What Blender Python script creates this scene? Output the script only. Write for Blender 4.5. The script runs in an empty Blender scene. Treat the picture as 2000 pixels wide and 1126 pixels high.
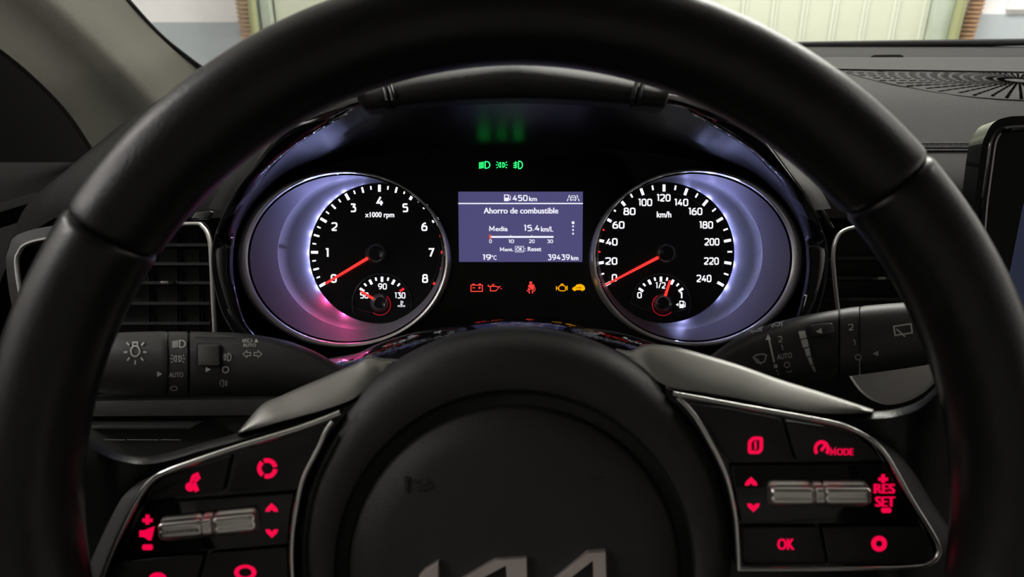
import bpy, bmesh, math, random
from mathutils import Vector, Matrix, Euler
random.seed(7)
R = math.radians
SC = bpy.context.scene
COL = SC.collection

# ---------------------------------------------------------------- camera
F = 1387.0                       # focal length in pixels of the 2000 x 1126 frame
PITCH = R(22.0)                  # camera looks down at the tilted wheel
CAM = Vector((0.0, 0.0, 1.20))
ROT = Euler((R(90) - PITCH, 0, 0))
cd = bpy.data.cameras.new('camera')
cd.sensor_width = 36.0
cd.lens = F / 2000 * 36.0
cd.clip_start = 0.02
cd.dof.use_dof = True
cd.dof.focus_distance = 0.47
cd.dof.aperture_fstop = 12.5
cam = bpy.data.objects.new('camera', cd)
cam.location = CAM
cam.rotation_euler = ROT
COL.objects.link(cam)
SC.camera = cam

# ---------------------------------------------------------------- light
SC.view_settings.view_transform = 'Standard'
SC.view_settings.look = 'None'
SC.view_settings.gamma = 1.0
SC.view_settings.use_curve_mapping = False
SC.view_settings.exposure = 0.0
wd = bpy.data.worlds.new('world')
SC.world = wd
wd.use_nodes = True
wd.node_tree.nodes['Background'].inputs[0].default_value = (0.8, 0.9, 1.0, 1)
wd.node_tree.nodes['Background'].inputs[1].default_value = 0.01


def area(name, loc, aim, sx, sy, power, col):
    l = bpy.data.lights.new(name, 'AREA')
    l.shape = 'RECTANGLE'
    l.size, l.size_y = sx, sy
    l.energy = power
    l.color = col
    o = bpy.data.objects.new(name, l)
    o.location = loc
    d = Vector(aim) - Vector(loc)
    o.rotation_euler = d.to_track_quat('-Z', 'Y').to_euler()
    COL.objects.link(o)


# fluorescent fittings on the garage ceiling
area('ceiling_tube_front', (1.1, 2.95, 2.74), (1.1, 2.95, 0), 3.0, 0.25, 165, (1.0, 0.965, 0.92))
area('ceiling_tube_side', (2.6, 0.3, 2.72), (2.6, 0.3, 0), 0.25, 2.4, 22, (1.0, 0.97, 0.92))
area('ceiling_tube_left', (-2.45, 0.1, 2.72), (-2.45, 0.1, 0), 0.2, 2.4, 48, (1.0, 0.97, 0.94))
area('ceiling_tube_rear', (-0.6, -3.4, 2.72), (-0.6, -3.4, 0), 2.4, 0.25, 4, (1.0, 0.97, 0.92))

# ---------------------------------------------------------------- helpers
CT, ST = math.cos(PITCH), math.sin(PITCH)
FW = Vector((0, CT, -ST))
UP = Vector((0, ST, CT))
RT = Vector((1, 0, 0))


def V(x, y, d):
    """pixel + distance along the viewing axis -> world point"""
    return CAM + RT * ((x - 1000) / F * d) + UP * ((563 - y) / F * d) + FW * d


MATS = {}


def mat(name, col, rough=0.5, metal=0.0, bump=0.0, scale=400.0, vary=0.0, coat=0.0, spec=0.5, detail=2.0):
    if name in MATS:
        return MATS[name]
    m = bpy.data.materials.new(name)
    m.use_nodes = True
    nt = m.node_tree
    b = nt.nodes['Principled BSDF']
    b.inputs['Base Color'].default_value = (*col, 1)
    b.inputs['Roughness'].default_value = rough
    b.inputs['Metallic'].default_value = metal
    b.inputs['Specular IOR Level'].default_value = spec
    b.inputs['Coat Weight'].default_value = coat
    b.inputs['Coat Roughness'].default_value = 0.05
    if bump or vary:
        tc = nt.nodes.new('ShaderNodeTexCoord')
        nz = nt.nodes.new('ShaderNodeTexNoise')
        nz.inputs['Scale'].default_value = scale
        nz.inputs['Detail'].default_value = detail
        nt.links.new(tc.outputs['Object'], nz.inputs['Vector'])
        if bump:
            bp = nt.nodes.new('ShaderNodeBump')
            bp.inputs['Strength'].default_value = bump
            bp.inputs['Distance'].default_value = 0.0006
            nt.links.new(nz.outputs['Fac'], bp.inputs['Height'])
            nt.links.new(bp.outputs['Normal'], b.inputs['Normal'])
        if vary:
            rp = nt.nodes.new('ShaderNodeMapRange')
            rp.inputs['To Min'].default_value = 1 - vary
            rp.inputs['To Max'].default_value = 1 + vary
            mx = nt.nodes.new('ShaderNodeMix')
            mx.data_type = 'RGBA'
            mx.blend_type = 'MULTIPLY'
            mx.inputs[0].default_value = 1.0
            mx.inputs[6].default_value = (*col, 1)
            nt.links.new(nz.outputs['Fac'], rp.inputs['Value'])
            nt.links.new(rp.outputs['Result'], mx.inputs[7])
            nt.links.new(mx.outputs[2], b.inputs['Base Color'])
    MATS[name] = m
    return m


def glow(name, col, s=1.0):
    if name in MATS:
        return MATS[name]
    m = bpy.data.materials.new(name)
    m.use_nodes = True
    b = m.node_tree.nodes['Principled BSDF']
    b.inputs['Base Color'].default_value = (0.01, 0.01, 0.01, 1)
    b.inputs['Emission Color'].default_value = (*col, 1)
    b.inputs['Emission Strength'].default_value = s
    MATS[name] = m
    return m


leather = mat('black_leather', (0.007, 0.007, 0.0068), 0.36, bump=0.25, scale=900, detail=4)
leather2 = mat('black_leather_smooth', (0.006, 0.006, 0.006), 0.33, bump=0.12, scale=700)
seam_m = mat('seam_black', (0.006, 0.006, 0.006), 0.7)
soft = mat('airbag_plastic', (0.025, 0.025, 0.0245), 0.48, bump=0.35, scale=1500, detail=3)
softdk = mat('airbag_groove', (0.012, 0.012, 0.012), 0.7)
satin = mat('satin_grey', (0.29, 0.285, 0.265), 0.38, metal=0.55)
gloss = mat('gloss_black', (0.006, 0.006, 0.007), 0.06, spec=0.6)
lip_m = mat('gloss_black_grained', (0.010, 0.010, 0.011), 0.10, bump=0.3, scale=450, spec=1.0, detail=0, coat=1.0)
matte = mat('matte_black', (0.010, 0.010, 0.011), 0.6)
button_m = mat('button_black', (0.014, 0.014, 0.013), 0.45)
chrome = mat('satin_chrome', (0.72, 0.71, 0.69), 0.22, metal=1.0)
bezel_m = mat('bezel_silver', (0.86, 0.84, 0.82), 0.36, metal=0.75)
roller_m = mat('roller_metal', (0.84, 0.80, 0.77), 0.27, metal=0.9)
emblem_m = mat('emblem_silver', (0.75, 0.66, 0.63), 0.35, metal=0.8)
dash_m = mat('dash_soft_pad', (0.031, 0.029, 0.028), 0.7, bump=0.6, scale=900, detail=4, spec=0.10)
dash_dk = mat('dash_dark_plastic', (0.014, 0.014, 0.014), 0.8, bump=0.4, scale=1200, spec=0.1)
black_dash = mat('fascia_black', (0.010, 0.010, 0.010), 0.65, bump=0.3, scale=900, spec=0.3)
stalk_m = mat('stalk_plastic', (0.024, 0.024, 0.0225), 0.45, bump=0.15, scale=2500)
stalk_sw = mat('stalk_switch', (0.05, 0.05, 0.042), 0.5)
print_m = mat('stalk_print', (0.55, 0.55, 0.50), 0.6)
fabric = mat('pillar_fabric', (0.27, 0.26, 0.228), 0.95, bump=0.6, scale=1500, vary=0.12, spec=0.1)
bowl_m = mat('gauge_bowl', (0.29, 0.28, 0.32), 0.5, metal=0.12)
band_m = mat('gauge_band', (0.27, 0.245, 0.31), 0.5, metal=0.2)  # violet of the gauge lights is put into this base colour
dial_m = mat('dial_black', (0.008, 0.008, 0.012), 0.28, vary=0.4, scale=300)
visor_m = mat('visor_inner', (0.007, 0.006, 0.008), 0.34, spec=0.25)
white_e = glow('lit_white', (0.92, 0.93, 1.0), 1.6)
num_e = glow('lit_numeral', (0.95, 0.95, 1.0), 1.2)
red_e = glow('lit_red_needle', (1.0, 0.035, 0.03), 1.3)
redt_e = glow('lit_red_tick', (1.0, 0.03, 0.04), 0.9)
btn_e = glow('lit_red_button', (1.0, 0.0, 0.065), 0.85)
green_e = glow('lit_green', (0.02, 0.85, 0.13), 2.8)
tell_r = glow('lit_red_telltale', (1.0, 0.06, 0.05), 1.0)
tell_y = glow('lit_amber_telltale', (1.0, 0.42, 0.0), 1.1)
screen_e = glow('lit_display', (0.075, 0.069, 0.19), 1.0)
text_e = glow('lit_text', (0.85, 0.84, 0.95), 1.1)
tab_e = glow('lit_tablet', (0.012, 0.016, 0.034), 1.0)


# ---- things and parts
def tag(o, label=None, cat=None, group=None, kind=None):
    if label: o['label'] = label
    if cat: o['category'] = cat
    if group: o['group'] = group
    if kind: o['kind'] = kind
    return o


MW = {}


def root(name, loc, label, cat, tilt=True, group=None, kind=None):
    o = bpy.data.objects.new(name, None)
    o.empty_display_size = 0.03
    o.location = loc
    rot = ROT if tilt else Euler((0, 0, 0))
    o.rotation_euler = rot
    COL.objects.link(o)
    tag(o, label, cat, group, kind)
    MW[o.name] = Matrix.Translation(loc) @ rot.to_matrix().to_4x4()
    return o


def top_of(o):
    while o.parent: o = o.parent
    return o


class G:
    """collects world-space geometry for ONE mesh object"""

    def __init__(self):
        self.v, self.f = [], []

    def add(self, vs, fs):
        n = len(self.v)
        self.v += [Vector(p) for p in vs]
        self.f += [tuple(n + i for i in f) for f in fs]
        return self

    def loft(self, rings, closed=True, cap0=False, cap1=False):
        n = len(rings[0])
        vs = [p for r in rings for p in r]
        fs = []
        for i in range(len(rings) - 1):
            for j in range(n if closed else n - 1):
                k = (j + 1) % n
                fs.append((i * n + j, i * n + k, (i + 1) * n + k, (i + 1) * n + j))
        if cap0: fs.append(tuple(range(n))[::-1])
        if cap1: fs.append(tuple((len(rings) - 1) * n + j for j in range(n)))
        return self.add(vs, fs)

    def tube(self, pts, r, seg=10, closed=False, flat=1.0):
        """round tube along world points; flat squeezes it along the viewing axis"""
        pts = [Vector(p) for p in pts]
        rings = []
        n = len(pts)
        for i, p in enumerate(pts):
            if closed:
                t = pts[(i + 1) % n] - pts[i - 1]
            else:
                t = pts[min(i + 1, n - 1)] - pts[max(i - 1, 0)]
            t.normalize()
            ref = FW if abs(t.dot(FW)) < 0.9 else RT
            a = t.cross(ref).normalized()
            b = t.cross(a).normalized()
            rr = r[i] if isinstance(r, (list, tuple)) else r
            rings.append([p + a * (rr * math.cos(2 * math.pi * k / seg)) + b * (rr * flat * math.sin(2 * math.pi * k / seg)) for k in range(seg)])
        if closed:
            rings.append(rings[0])
            return self.loft(rings)
        return self.loft(rings, True, True, True)

    def prism(self, pts, depth, bevel=0.0):
        """outline of world points, pushed back along the viewing axis"""
        bm = bmesh.new()
        n = len(pts)
        a = [bm.verts.new(p) for p in pts]
        b = [bm.verts.new(Vector(p) + FW * depth) for p in pts]
        bm.faces.new(a)
        bm.faces.new(b[::-1])
        fe = []
        for i in range(n):
            j = (i + 1) % n
            bm.faces.new((a[i], b[i], b[j], a[j]))
            fe.append(bm.edges.get((a[i], a[j])))
        if bevel:
            bmesh.ops.bevel(bm, geom=fe, offset=bevel, segments=2, affect='EDGES', profile=0.6)
        bm.verts.index_update()
        self.add([v.co.copy() for v in bm.verts], [tuple(v.index for v in f.verts) for f in bm.faces])
        bm.free()
        return self

    def box(self, lo, hi):
        (x0, y0, z0), (x1, y1, z1) = lo, hi
        vs = [(x, y, z) for x in (x0, x1) for y in (y0, y1) for z in (z0, z1)]
        fs = [(0, 1, 3, 2), (4, 6, 7, 5), (0, 4, 5, 1), (2, 3, 7, 6), (0, 2, 6, 4), (1, 5, 7, 3)]
        return self.add(vs, fs)

    def obj(self, name, m, parent=None, label=None, cat=None, group=None, kind=None, smooth=35, solid=0.0):
        me = bpy.data.meshes.new(name)
        if parent is not None:
            inv = MW[top_of(parent).name].inverted()
            org = None
        else:
            lo = Vector((min(p.x for p in self.v), min(p.y for p in self.v), min(p.z for p in self.v)))
            hi = Vector((max(p.x for p in self.v), max(p.y for p in self.v), max(p.z for p in self.v)))
            org = Vector(((lo.x + hi.x) / 2, (lo.y + hi.y) / 2, lo.z))
            inv = Matrix.Translation(-org)
        me.from_pydata([inv @ p for p in self.v], [], self.f)
        me.validate()
        bm = bmesh.new()
        bm.from_mesh(me)
        bmesh.ops.recalc_face_normals(bm, faces=bm.faces)
        bm.to_mesh(me)
        bm.free()
        me.materials.append(m)
        if smooth:
            for p in me.polygons: p.use_smooth = True
            me.set_sharp_from_angle(angle=R(smooth))
        o = bpy.data.objects.new(name, me)
        COL.objects.link(o)
        if parent is not None:
            o.parent = parent
        else:
            o.location = org
            MW[o.name] = Matrix.Translation(org)
        if solid:
            md = o.modifiers.new('thickness', 'SOLIDIFY')
            md.thickness = solid
            md.offset = 0
        tag(o, label, cat, group, kind)
        return o


# ---- 2D helpers (pixel space outlines that are then put on a real surface)
def cr(pts, n=8, closed=False):
    """Catmull-Rom through control points (any dimension)"""
    P = [Vector(p) for p in pts]
    out = []
    m = len(P)
    for i in range(m if closed else m - 1):
        if closed:
            p0, p1, p2, p3 = P[(i - 1) % m], P[i], P[(i + 1) % m], P[(i + 2) % m]
        else:
            p0, p1, p2, p3 = P[max(i - 1, 0)], P[i], P[i + 1], P[min(i + 2, m - 1)]
        for k in range(n):
            t = k / n
            out.append(0.5 * ((2 * p1) + (p2 - p0) * t + (2 * p0 - 5 * p1 + 4 * p2 - p3) * t * t + (3 * p1 - p0 - 3 * p2 + p3) * t ** 3))
    if not closed: out.append(P[-1])
    return out


def ell(cx, cy, rx, ry, d, n=96):
    return [V(cx + rx * math.cos(2 * math.pi * k / n), cy - ry * math.sin(2 * math.pi * k / n), d) for k in range(n)]


def arc(cx, cy, r, a0, a1, n=12, ry=None):
    ry = r if ry is None else ry
    return [(cx + r * math.cos(R(a0 + (a1 - a0) * k / n)), cy + ry * math.sin(R(a0 + (a1 - a0) * k / n))) for k in range(n + 1)]


def rrect(x0, y0, x1, y1, r, n=4):
    return arc(x1 - r, y1 - r, r, 0, 90, n) + arc(x0 + r, y1 - r, r, 90, 180, n) + arc(x0 + r, y0 + r, r, 180, 270, n) + arc(x1 - r, y0 + r, r, 270, 360, n)


def soften(pts, r, closed=False, n=3):
    """round the corners of a polyline"""
    out = []
    m = len(pts)
    for i in range(m):
        if not closed and i in (0, m - 1):
            out.append(pts[i]); continue
        p, a, b = Vector(pts[i]), Vector(pts[i - 1]), Vector(pts[(i + 1) % m])
        da, db = a - p, b - p
        ra, rb = min(r, da.length * 0.48), min(r, db.length * 0.48)
        s, e = p + da.normalized() * ra, p + db.normalized() * rb
        for k in range(n + 1):
            t = k / n
            q = s * (1 - t) ** 2 + p * 2 * t * (1 - t) + e * t * t
            out.append((q.x, q.y))
    return out


def ribbon(pts, w, closed=False):
    """2D stroke -> (verts, faces)"""
    P = [Vector((p[0], p[1])) for p in pts]
    n = len(P)
    L, Rr = [], []
    for i in range(n):
        if closed:
            a, b = P[i] - P[i - 1], P[(i + 1) % n] - P[i]
        else:
            a = P[i] - P[i - 1] if i else P[1] - P[0]
            b = P[i + 1] - P[i] if i < n - 1 else a
        if a.length < 1e-9: a = b
        if b.length < 1e-9: b = a
        a, b = a.normalized(), b.normalized()
        na, nb = Vector((-a.y, a.x)), Vector((-b.y, b.x))
        m = (na + nb)
        m = m.normalized() if m.length > 1e-6 else na
        k = min(1.0 / max(m.dot(na), 0.35), 2.0)
        L.append(P[i] + m * (w / 2 * k))
        Rr.append(P[i] - m * (w / 2 * k))
    vs = L + Rr
    fs = [(i, (i + 1) % n, n + (i + 1) % n, n + i) for i in range(n if closed else n - 1)]
    return [tuple(v) for v in vs], fs


W_ = 0.62


def digit(ch):
    w = W_
    S = soften
    D = {
        '0': [(S([(0, 0), (w, 0), (w, 1), (0, 1)], .22, True), True)],
        '1': [([(0.12, 1), (0.36, 1), (0.36, 0)], False)],
        '2': [(S([(0, .86), (0, 1), (w, 1), (w, .52), (.02, .12), (0, 0), (w, 0)], .17), False)],
        '3': [(S([(0, 1), (w, 1), (w * .45, .58), (w, .58), (w, 0), (0, 0)], .16), False)],
        '4': [([(w * .62, 1), (0, .3), (w * 1.08, .3)], False), ([(w * .74, .56), (w * .74, 0)], False)],
        '5': [(S([(w, 1), (0.04, 1), (0.04, .58), (w, .58), (w, 0), (0, 0)], .14), False)],
        '6': [(S([(w * .82, 1), (w * .3, .9), (0, .6), (0, 0), (w, 0), (w, .56), (.06, .56)], .18), False)],
        '7': [([(0, 1), (w, 1), (w * .36, 0)], False)],
        '8': [(S([(.05, .53), (w - .05, .53), (w - .05, 1), (.05, 1)], .15, True), True), (S([(0, 0), (w, 0), (w, .53), (0, .53)], .16, True), True)],
        '9': [(S([(w * .18, 0), (w * .7, .1), (w, .4), (w, 1), (0, 1), (0, .44), (w - .06, .44)], .18), False)],
        '/': [([(0.05, 0), (w * .7, 1)], False)],
        '.': [([(0.0, .0), (0.0, .12)], False)],
    }
    return D[ch]


def flat_digits(s, wt=0.17, gap=0.3):
    vs, fs = [], []
    x = 0
    for ch in s:
        adv = {'1': 0.40, '.': 0.02, '/': 0.45, '4': 0.58}.get(ch, W_)
        for pts, cl in digit(ch):
            v, f = ribbon([(x + p[0], p[1]) for p in pts], wt, cl)
            n = len(vs)
            vs += v
            fs += [tuple(n + i for i in q) for q in f]
        x += adv + gap
    return vs, fs


FONT_CACHE = {}


def flat_text(s, bold=0.018):
    if s[0] == 'M':                       # a stroked M, the font's own closes up when thickened
        f = Flat().s([(0.05, 0), (0.05, .70), (0.335, .2), (0.62, .70), (0.62, 0)], .13 + bold * 1.3)
        v, q = flat_text(s[1:], bold)
        return f.add(([(x + .78, y) for x, y in v], q)).vf
    if (s, bold) in FONT_CACHE: return FONT_CACHE[(s, bold)]
    cu = bpy.data.curves.new('tmp', 'FONT')
    cu.body = s
    cu.resolution_u = 3
    cu.offset = min(bold, .006)
    o = bpy.data.objects.new('tmp', cu)
    COL.objects.link(o)
    dg = bpy.context.evaluated_depsgraph_get()
    me = bpy.data.meshes.new_from_object(o.evaluated_get(dg))
    vs, fs = [], []
    nv = len(me.vertices)
    for i, sh in enumerate((-1, 0, 1)):      # strokes thickened sideways
        vs += [(v.co.x + sh * bold, v.co.y) for v in me.vertices]
        fs += [tuple(i * nv + q for q in p.vertices) for p in me.polygons]
    bpy.data.objects.remove(o)
    bpy.data.curves.remove(cu)
    bpy.data.meshes.remove(me)
    FONT_CACHE[(s, bold)] = (vs, fs)
    return vs, fs


def place(vf, cx, cy, w=None, h=None, rot=0.0):
    """fit flat geometry (y up) into a pixel box centred at cx, cy -> pixel verts (y down)"""
    vs, fs = vf
    x0, x1 = min(v[0] for v in vs), max(v[0] for v in vs)
    y0, y1 = min(v[1] for v in vs), max(v[1] for v in vs)
    sx = w / (x1 - x0) if w else None
    sy = h / (y1 - y0) if h else None
    sx = sx or sy
    sy = sy or sx
    c, s = math.cos(R(rot)), math.sin(R(rot))
    out = []
    for v in vs:
        a, b = (v[0] - (x0 + x1) / 2) * sx, (v[1] - (y0 + y1) / 2) * sy
        out.append((cx + a * c - b * s, cy - (a * s + b * c)))
    return out, fs


def put(pv, df):
    """pixel verts onto a surface: df is a depth or a function of (x, y)"""
    vs, fs = pv
    f = df if callable(df) else (lambda x, y: df)
    if callable(df):                       # fine enough to follow a curved surface
        bm = bmesh.new()
        bv = [bm.verts.new((x, y, 0)) for x, y in vs]
        for q in fs:
            try: bm.faces.new([bv[i] for i in q])
            except ValueError: pass
        bmesh.ops.triangulate(bm, faces=bm.faces)
        for _ in range(4):
            le = [e for e in bm.edges if e.calc_length() > 6]
            if not le: break
            bmesh.ops.subdivide_edges(bm, edges=le, cuts=1)
            bmesh.ops.triangulate(bm, faces=bm.faces)
        bm.verts.index_update()
        vs = [(v.co.x, v.co.y) for v in bm.verts]
        fs = [tuple(v.index for v in q.verts) for q in bm.faces]
        bm.free()
    return [V(x, y, f(x, y)) for x, y in vs], fs


class Flat:
    """icon geometry in a unit box, y up"""

    def __init__(self): self.v, self.f = [], []

    def add(self, vf):
        n = len(self.v)
        self.v += vf[0]
        self.f += [tuple(n + i for i in q) for q in vf[1]]
        return self

    def s(self, pts, w, closed=False): return self.add(ribbon(pts, w, closed))

    def p(self, pts): return self.add((list(pts), [tuple(range(len(pts)))]))

    @property
    def vf(self): return self.v, self.f


def disc(cx, cy, r, n=16): return [(cx + r * math.cos(2 * math.pi * k / n), cy + r * math.sin(2 * math.pi * k / n)) for k in range(n)]


def dshape(x, s=1, w=0.5):
    return [(x, -.5), (x, .5)] + [(x + s * (0.15 + w * math.cos(R(a))), .5 * math.sin(R(a))) for a in range(90, -91, -18)]


def icon(kind):
    f = Flat()
    if kind == 'low_beam':
        f.s(dshape(0.05, 1, .45), .12, True)
        for k in range(5):
            y = .42 - k * .2
            f.s([(-.75, y - .12), (-.12, y)], .1)
    elif kind == 'position':
        for s in (-1, 1):
            f.s([(s * .16, -.36), (s * .16, .36)] + [(s * (.16 + .32 * math.cos(R(a))), .36 * math.sin(R(a))) for a in range(72, -73, -24)], .11, True)
            for a in (35, 0, -35):
                f.s([(s * (.3 + .36 * math.cos(R(a))), .8 * math.sin(R(a)) * .75), (s * (.3 + .62 * math.cos(R(a))), 1.25 * math.sin(R(a)) * .65)], .1)
    elif kind == 'fog':
        f.s(dshape(0.1, 1, .38), .12, True)
        for y in (.28, 0, -.28): f.s([(-.62, y - .07), (-.05, y + .02)], .1)
        f.s([(-.3, .5), (-.36, .25), (-.28, 0), (-.36, -.25), (-.3, -.5)], .09)
    elif kind == 'rear_fog':
        f.s([(-p[0], p[1]) for p in dshape(0.1, 1, .38)], .12, True)
        for y in (.28, 0, -.28): f.s([(.05, y), (.6, y)], .1)
        f.s([(.3, .5), (.36, .25), (.28, 0), (.36, -.25), (.3, -.5)], .09)
    elif kind == 'battery':
        f.s([(-.75, -.5), (.75, -.5), (.75, .34), (-.75, .34)], .12, True)
        for x in (-.42, .42): f.p([(x - .16, .34), (x + .16, .34), (x + .16, .54), (x - .16, .54)])
        f.s([(-.55, -.02), (-.2, -.02)], .13)
        f.s([(.2, -.02), (.55, -.02)], .13)
        f.s([(.375, -.19), (.375, .15)], .13)
    elif kind == 'oil':
        f.s([(-.6, -.4), (.2, -.4), (.85, .2), (.5, .1), (.2, .22), (-.6, .22)], .13, True)
        f.s([(-.6, .1), (-.95, .28), (-.85, .42)], .11)
        f.s([(-.2, .22), (-.2, .42)], .1)
        f.s([(-.38, .45), (0, .45)], .12)
        f.p(disc(.98, -.12, .09, 8))
    elif kind == 'seatbelt':
        f.p(disc(0, .72, .2, 12))
        f.p([(-.2, .48), (.22, .48), (.36, .2), (.4, -.4), (.2, -.4), (-.34, .1), (-.32, .3)])
        f.p([(-.36, -.02), (.1, -.42), (-.38, -.42)])
        f.s([(-.55, -.5), (-.2, -.62), (-.2, -.95)], .14)
        f.s([(.55, -.5), (.2, -.62), (.2, -.95)], .14)
        f.s([(.34, .5), (.6, -.38)], .09)
    elif kind == 'engine':
        f.s([(-.5, -.35), (-.2, -.5), (.45, -.5), (.6, -.3), (.6, .2), (.3, .4), (-.25, .4), (-.5, .15)], .14, True)
        f.s([(-.2, .62), (.3, .62)], .15)
        f.s([(.05, .4), (.05, .62)], .14)
        f.s([(-.85, .3), (-.85, -.4)], .14)
        f.s([(-.85, -.05), (-.5, -.05)], .14)
        f.s([(.85, .35), (.85, -.4)], .14)
        f.s([(.6, 0), (.85, 0)], .14)
    elif kind == 'car':
        f.p([(-1, -.25), (-.95, .0), (-.6, .12), (-.3, .42), (.25, .5), (.6, .42), (.92, .2), (1, -.1), (.95, -.3), (.78, -.3), (.7, -.42), (.45, -.42), (.38, -.3), (-.4, -.3), (-.46, -.42), (-.72, -.42), (-.8, -.3)])
    elif kind == 'key':
        f.s([(.25 + .16 * math.cos(a * .785), .13 * math.sin(a * .785)) for a in range(8)], .08, True)
        f.s([(-.4, 0), (.1, 0)], .08)
        f.s([(-.35, 0), (-.35, -.14)], .07)
        f.s([(-.2, 0), (-.2, -.1)], .07)
    elif kind == 'pump':
        f.s([(-.45, -.55), (.2, -.55), (.2, .55), (-.45, .55)], .16, True)
        f.p([(-.45, -.55), (.2, -.55), (.2, .02), (-.45, .02)])
        f.s([(.2, -.05), (.38, -.05), (.4, -.42), (.58, -.42), (.58, .25), (.36, .5)], .1)
    elif kind == 'lane':
        for s in (-1, 1):
            f.s([(s * .6, .5), (s * .78, .05)], .14)
            f.s([(s * .82, -.1), (s * .98, -.5)], .14)
        f.s(soften([(-.46, -.3), (-.46, .06), (-.3, .36), (.3, .36), (.46, .06), (.46, -.3)], .08, True), .11, True)
        f.s([(-.4, .04), (.4, .04)], .1)
        for s in (-1, 1): f.p([(s * .28, -.3), (s * .44, -.3), (s * .44, -.46), (s * .28, -.46)])
    elif kind == 'temp':
        f.s([(-.12, -.25), (-.12, .6), (.12, .6), (.12, -.25)], .09)
        f.p(disc(0, -.3, .17, 10))
        for y in (.45, .22): f.s([(.12, y), (.42, y)], .09)
        for s in (-1, 1): f.s([(s * .25, -.45), (s * .42, -.38), (s * .6, -.45), (s * .75, -.38)], .09)
        f.s([(-.75, -.68), (-.4, -.6), (0, -.68), (.4, -.6), (.75, -.68)], .09)
    elif kind == 'bulb':
        f.s(disc(0, -.1, .33, 20), .1, True)
        f.s([(-.17, .2), (-.17, .45), (.17, .45), (.17, .2)], .1)
        for a in (185, 225, 270, 315, -5, 40, 140):
            f.s([(.58 * math.cos(R(a)), -.1 + .58 * math.sin(R(a))), (.85 * math.cos(R(a)), -.1 + .85 * math.sin(R(a)))], .11)
    elif kind == 'ring':
        f.s(disc(0, 0, .4, 24), .13, True)
    elif kind == 'tri':
        f.p([(-.4, -.5), (.5, 0), (-.4, .5)])
    elif kind == 'tri_l':
        f.p([(.4, -.5), (.4, .5), (-.5, 0)])
    elif kind in ('arrow_l', 'arrow_r'):
        s = 1 if kind == 'arrow_r' else -1
        f.s([(s * x, y) for x, y in [(-.5, -.2), (.02, -.2), (.02, -.45), (.55, 0), (.02, .45), (.02, .2), (-.5, .2)]], .1, True)
    elif kind == 'talk':
        f.p(disc(-.12, -.2, .34, 12))
        f.p([(.05, -.1), (.2, .3), (.5, -.45), (.2, -.6)])
        f.s([(-.05, .15), (.1, .55), (.35, .68), (.45, .45), (.2, .2)], .26)
    elif kind == 'loop':
        for a in (10, 130, 250): f.s(arc(0, 0, .42, a, a + 105, 8), .24)
    elif kind == 'mute':
        f.p([(-.6, -.3), (-.25, -.3), (.15, -.6), (.35, -.55), (.5, .1), (.6, .6), (.2, .45), (-.25, .25), (-.6, .25)])
    elif kind == 'phone':
        f.p(arc(0, -.1, .7, 0, 180, 12, .5) + [(-.7, -.5), (-.3, -.5), (-.25, -.1), (.25, -.1), (.3, -.5), (.7, -.5)])
    elif kind == 'hatch':
        f.s(disc(0, 0, .55, 20), .3, True)
    elif kind == 'blob':
        f.p(disc(0, 0, .5, 14))
    elif kind == 'dash':
        f.p(rrect(-.6, -.3, .6, .3, .25))
    elif kind == 'plus':
        f.s([(-.5, -.1), (.5, -.1)], .4)
        f.s([(0, -.55), (0, .5)], .4)
    elif kind == 'chev_u':
        f.p([(-.6, -.35), (-.5, 0), (0, .5), (.5, 0), (.6, -.35), (.2, -.35), (0, -.12), (-.2, -.35)])
    elif kind == 'chev_d':
        f.p([(-.6, .35), (-.2, .35), (0, .12), (.2, .35), (.6, .35), (.5, 0), (0, -.5), (-.5, 0)])
    elif kind == 'pages':
        f.s(soften([(-.4, -.5), (.25, -.5), (.4, -.25), (.4, .5), (-.15, .5), (-.4, .25)], .1, True), .26, True)
        f.s([(0, -.3), (0, .3)], .16)
    elif kind == 'cruise':
        f.s(arc(0, 0, .42, -40, 220, 16), .22)
        f.s([(-.05, -.1), (.25, .25)], .2)
    elif kind == 'wiper':
        f.s([(-.5, .2), (-.25, .36), (.25, .36), (.5, .2), (.25, -.35), (-.25, -.35)], .09, True)
        f.s([(0, -.5), (-.3, .1)], .09)
    elif kind == 'rear_wiper':
        f.s([(-.55, -.3), (.55, -.3), (.55, .35), (-.55, .35)], .1, True)
        f.s([(.05, -.5), (-.4, .15)], .09)
    elif kind == 'spray':
        f.s([(-.5, .1), (-.15, .3), (.25, .2), (.1, -.25), (-.3, -.2)], .1, True)
        f.s([(.35, -.4), (.4, .2), (.6, .4)], .1)
        f.s([(-.7, .2), (-.5, -.4)], .1)
    elif kind == 'horn':
        f.s([(-.5, -.5), (-.5, .5)], .16)
        f.s(soften([(-.25, .18), (.1, .1), (.5, .18)], .2), .16)
        f.s(soften([(-.25, -.3), (.1, -.38), (.5, -.2), (.5, 0)], .2), .16)
    return f.vf


def decal(name, m, parent, vf, cx, cy, df, w=None, h=None, rot=0.0, thick=0.0, label=None):
    g = G()
    vs, fs = put(place(vf, cx, cy, w, h, rot), df)
    g.add(vs, fs)
    return g.obj(name, m, parent, smooth=0, label=label)


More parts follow.
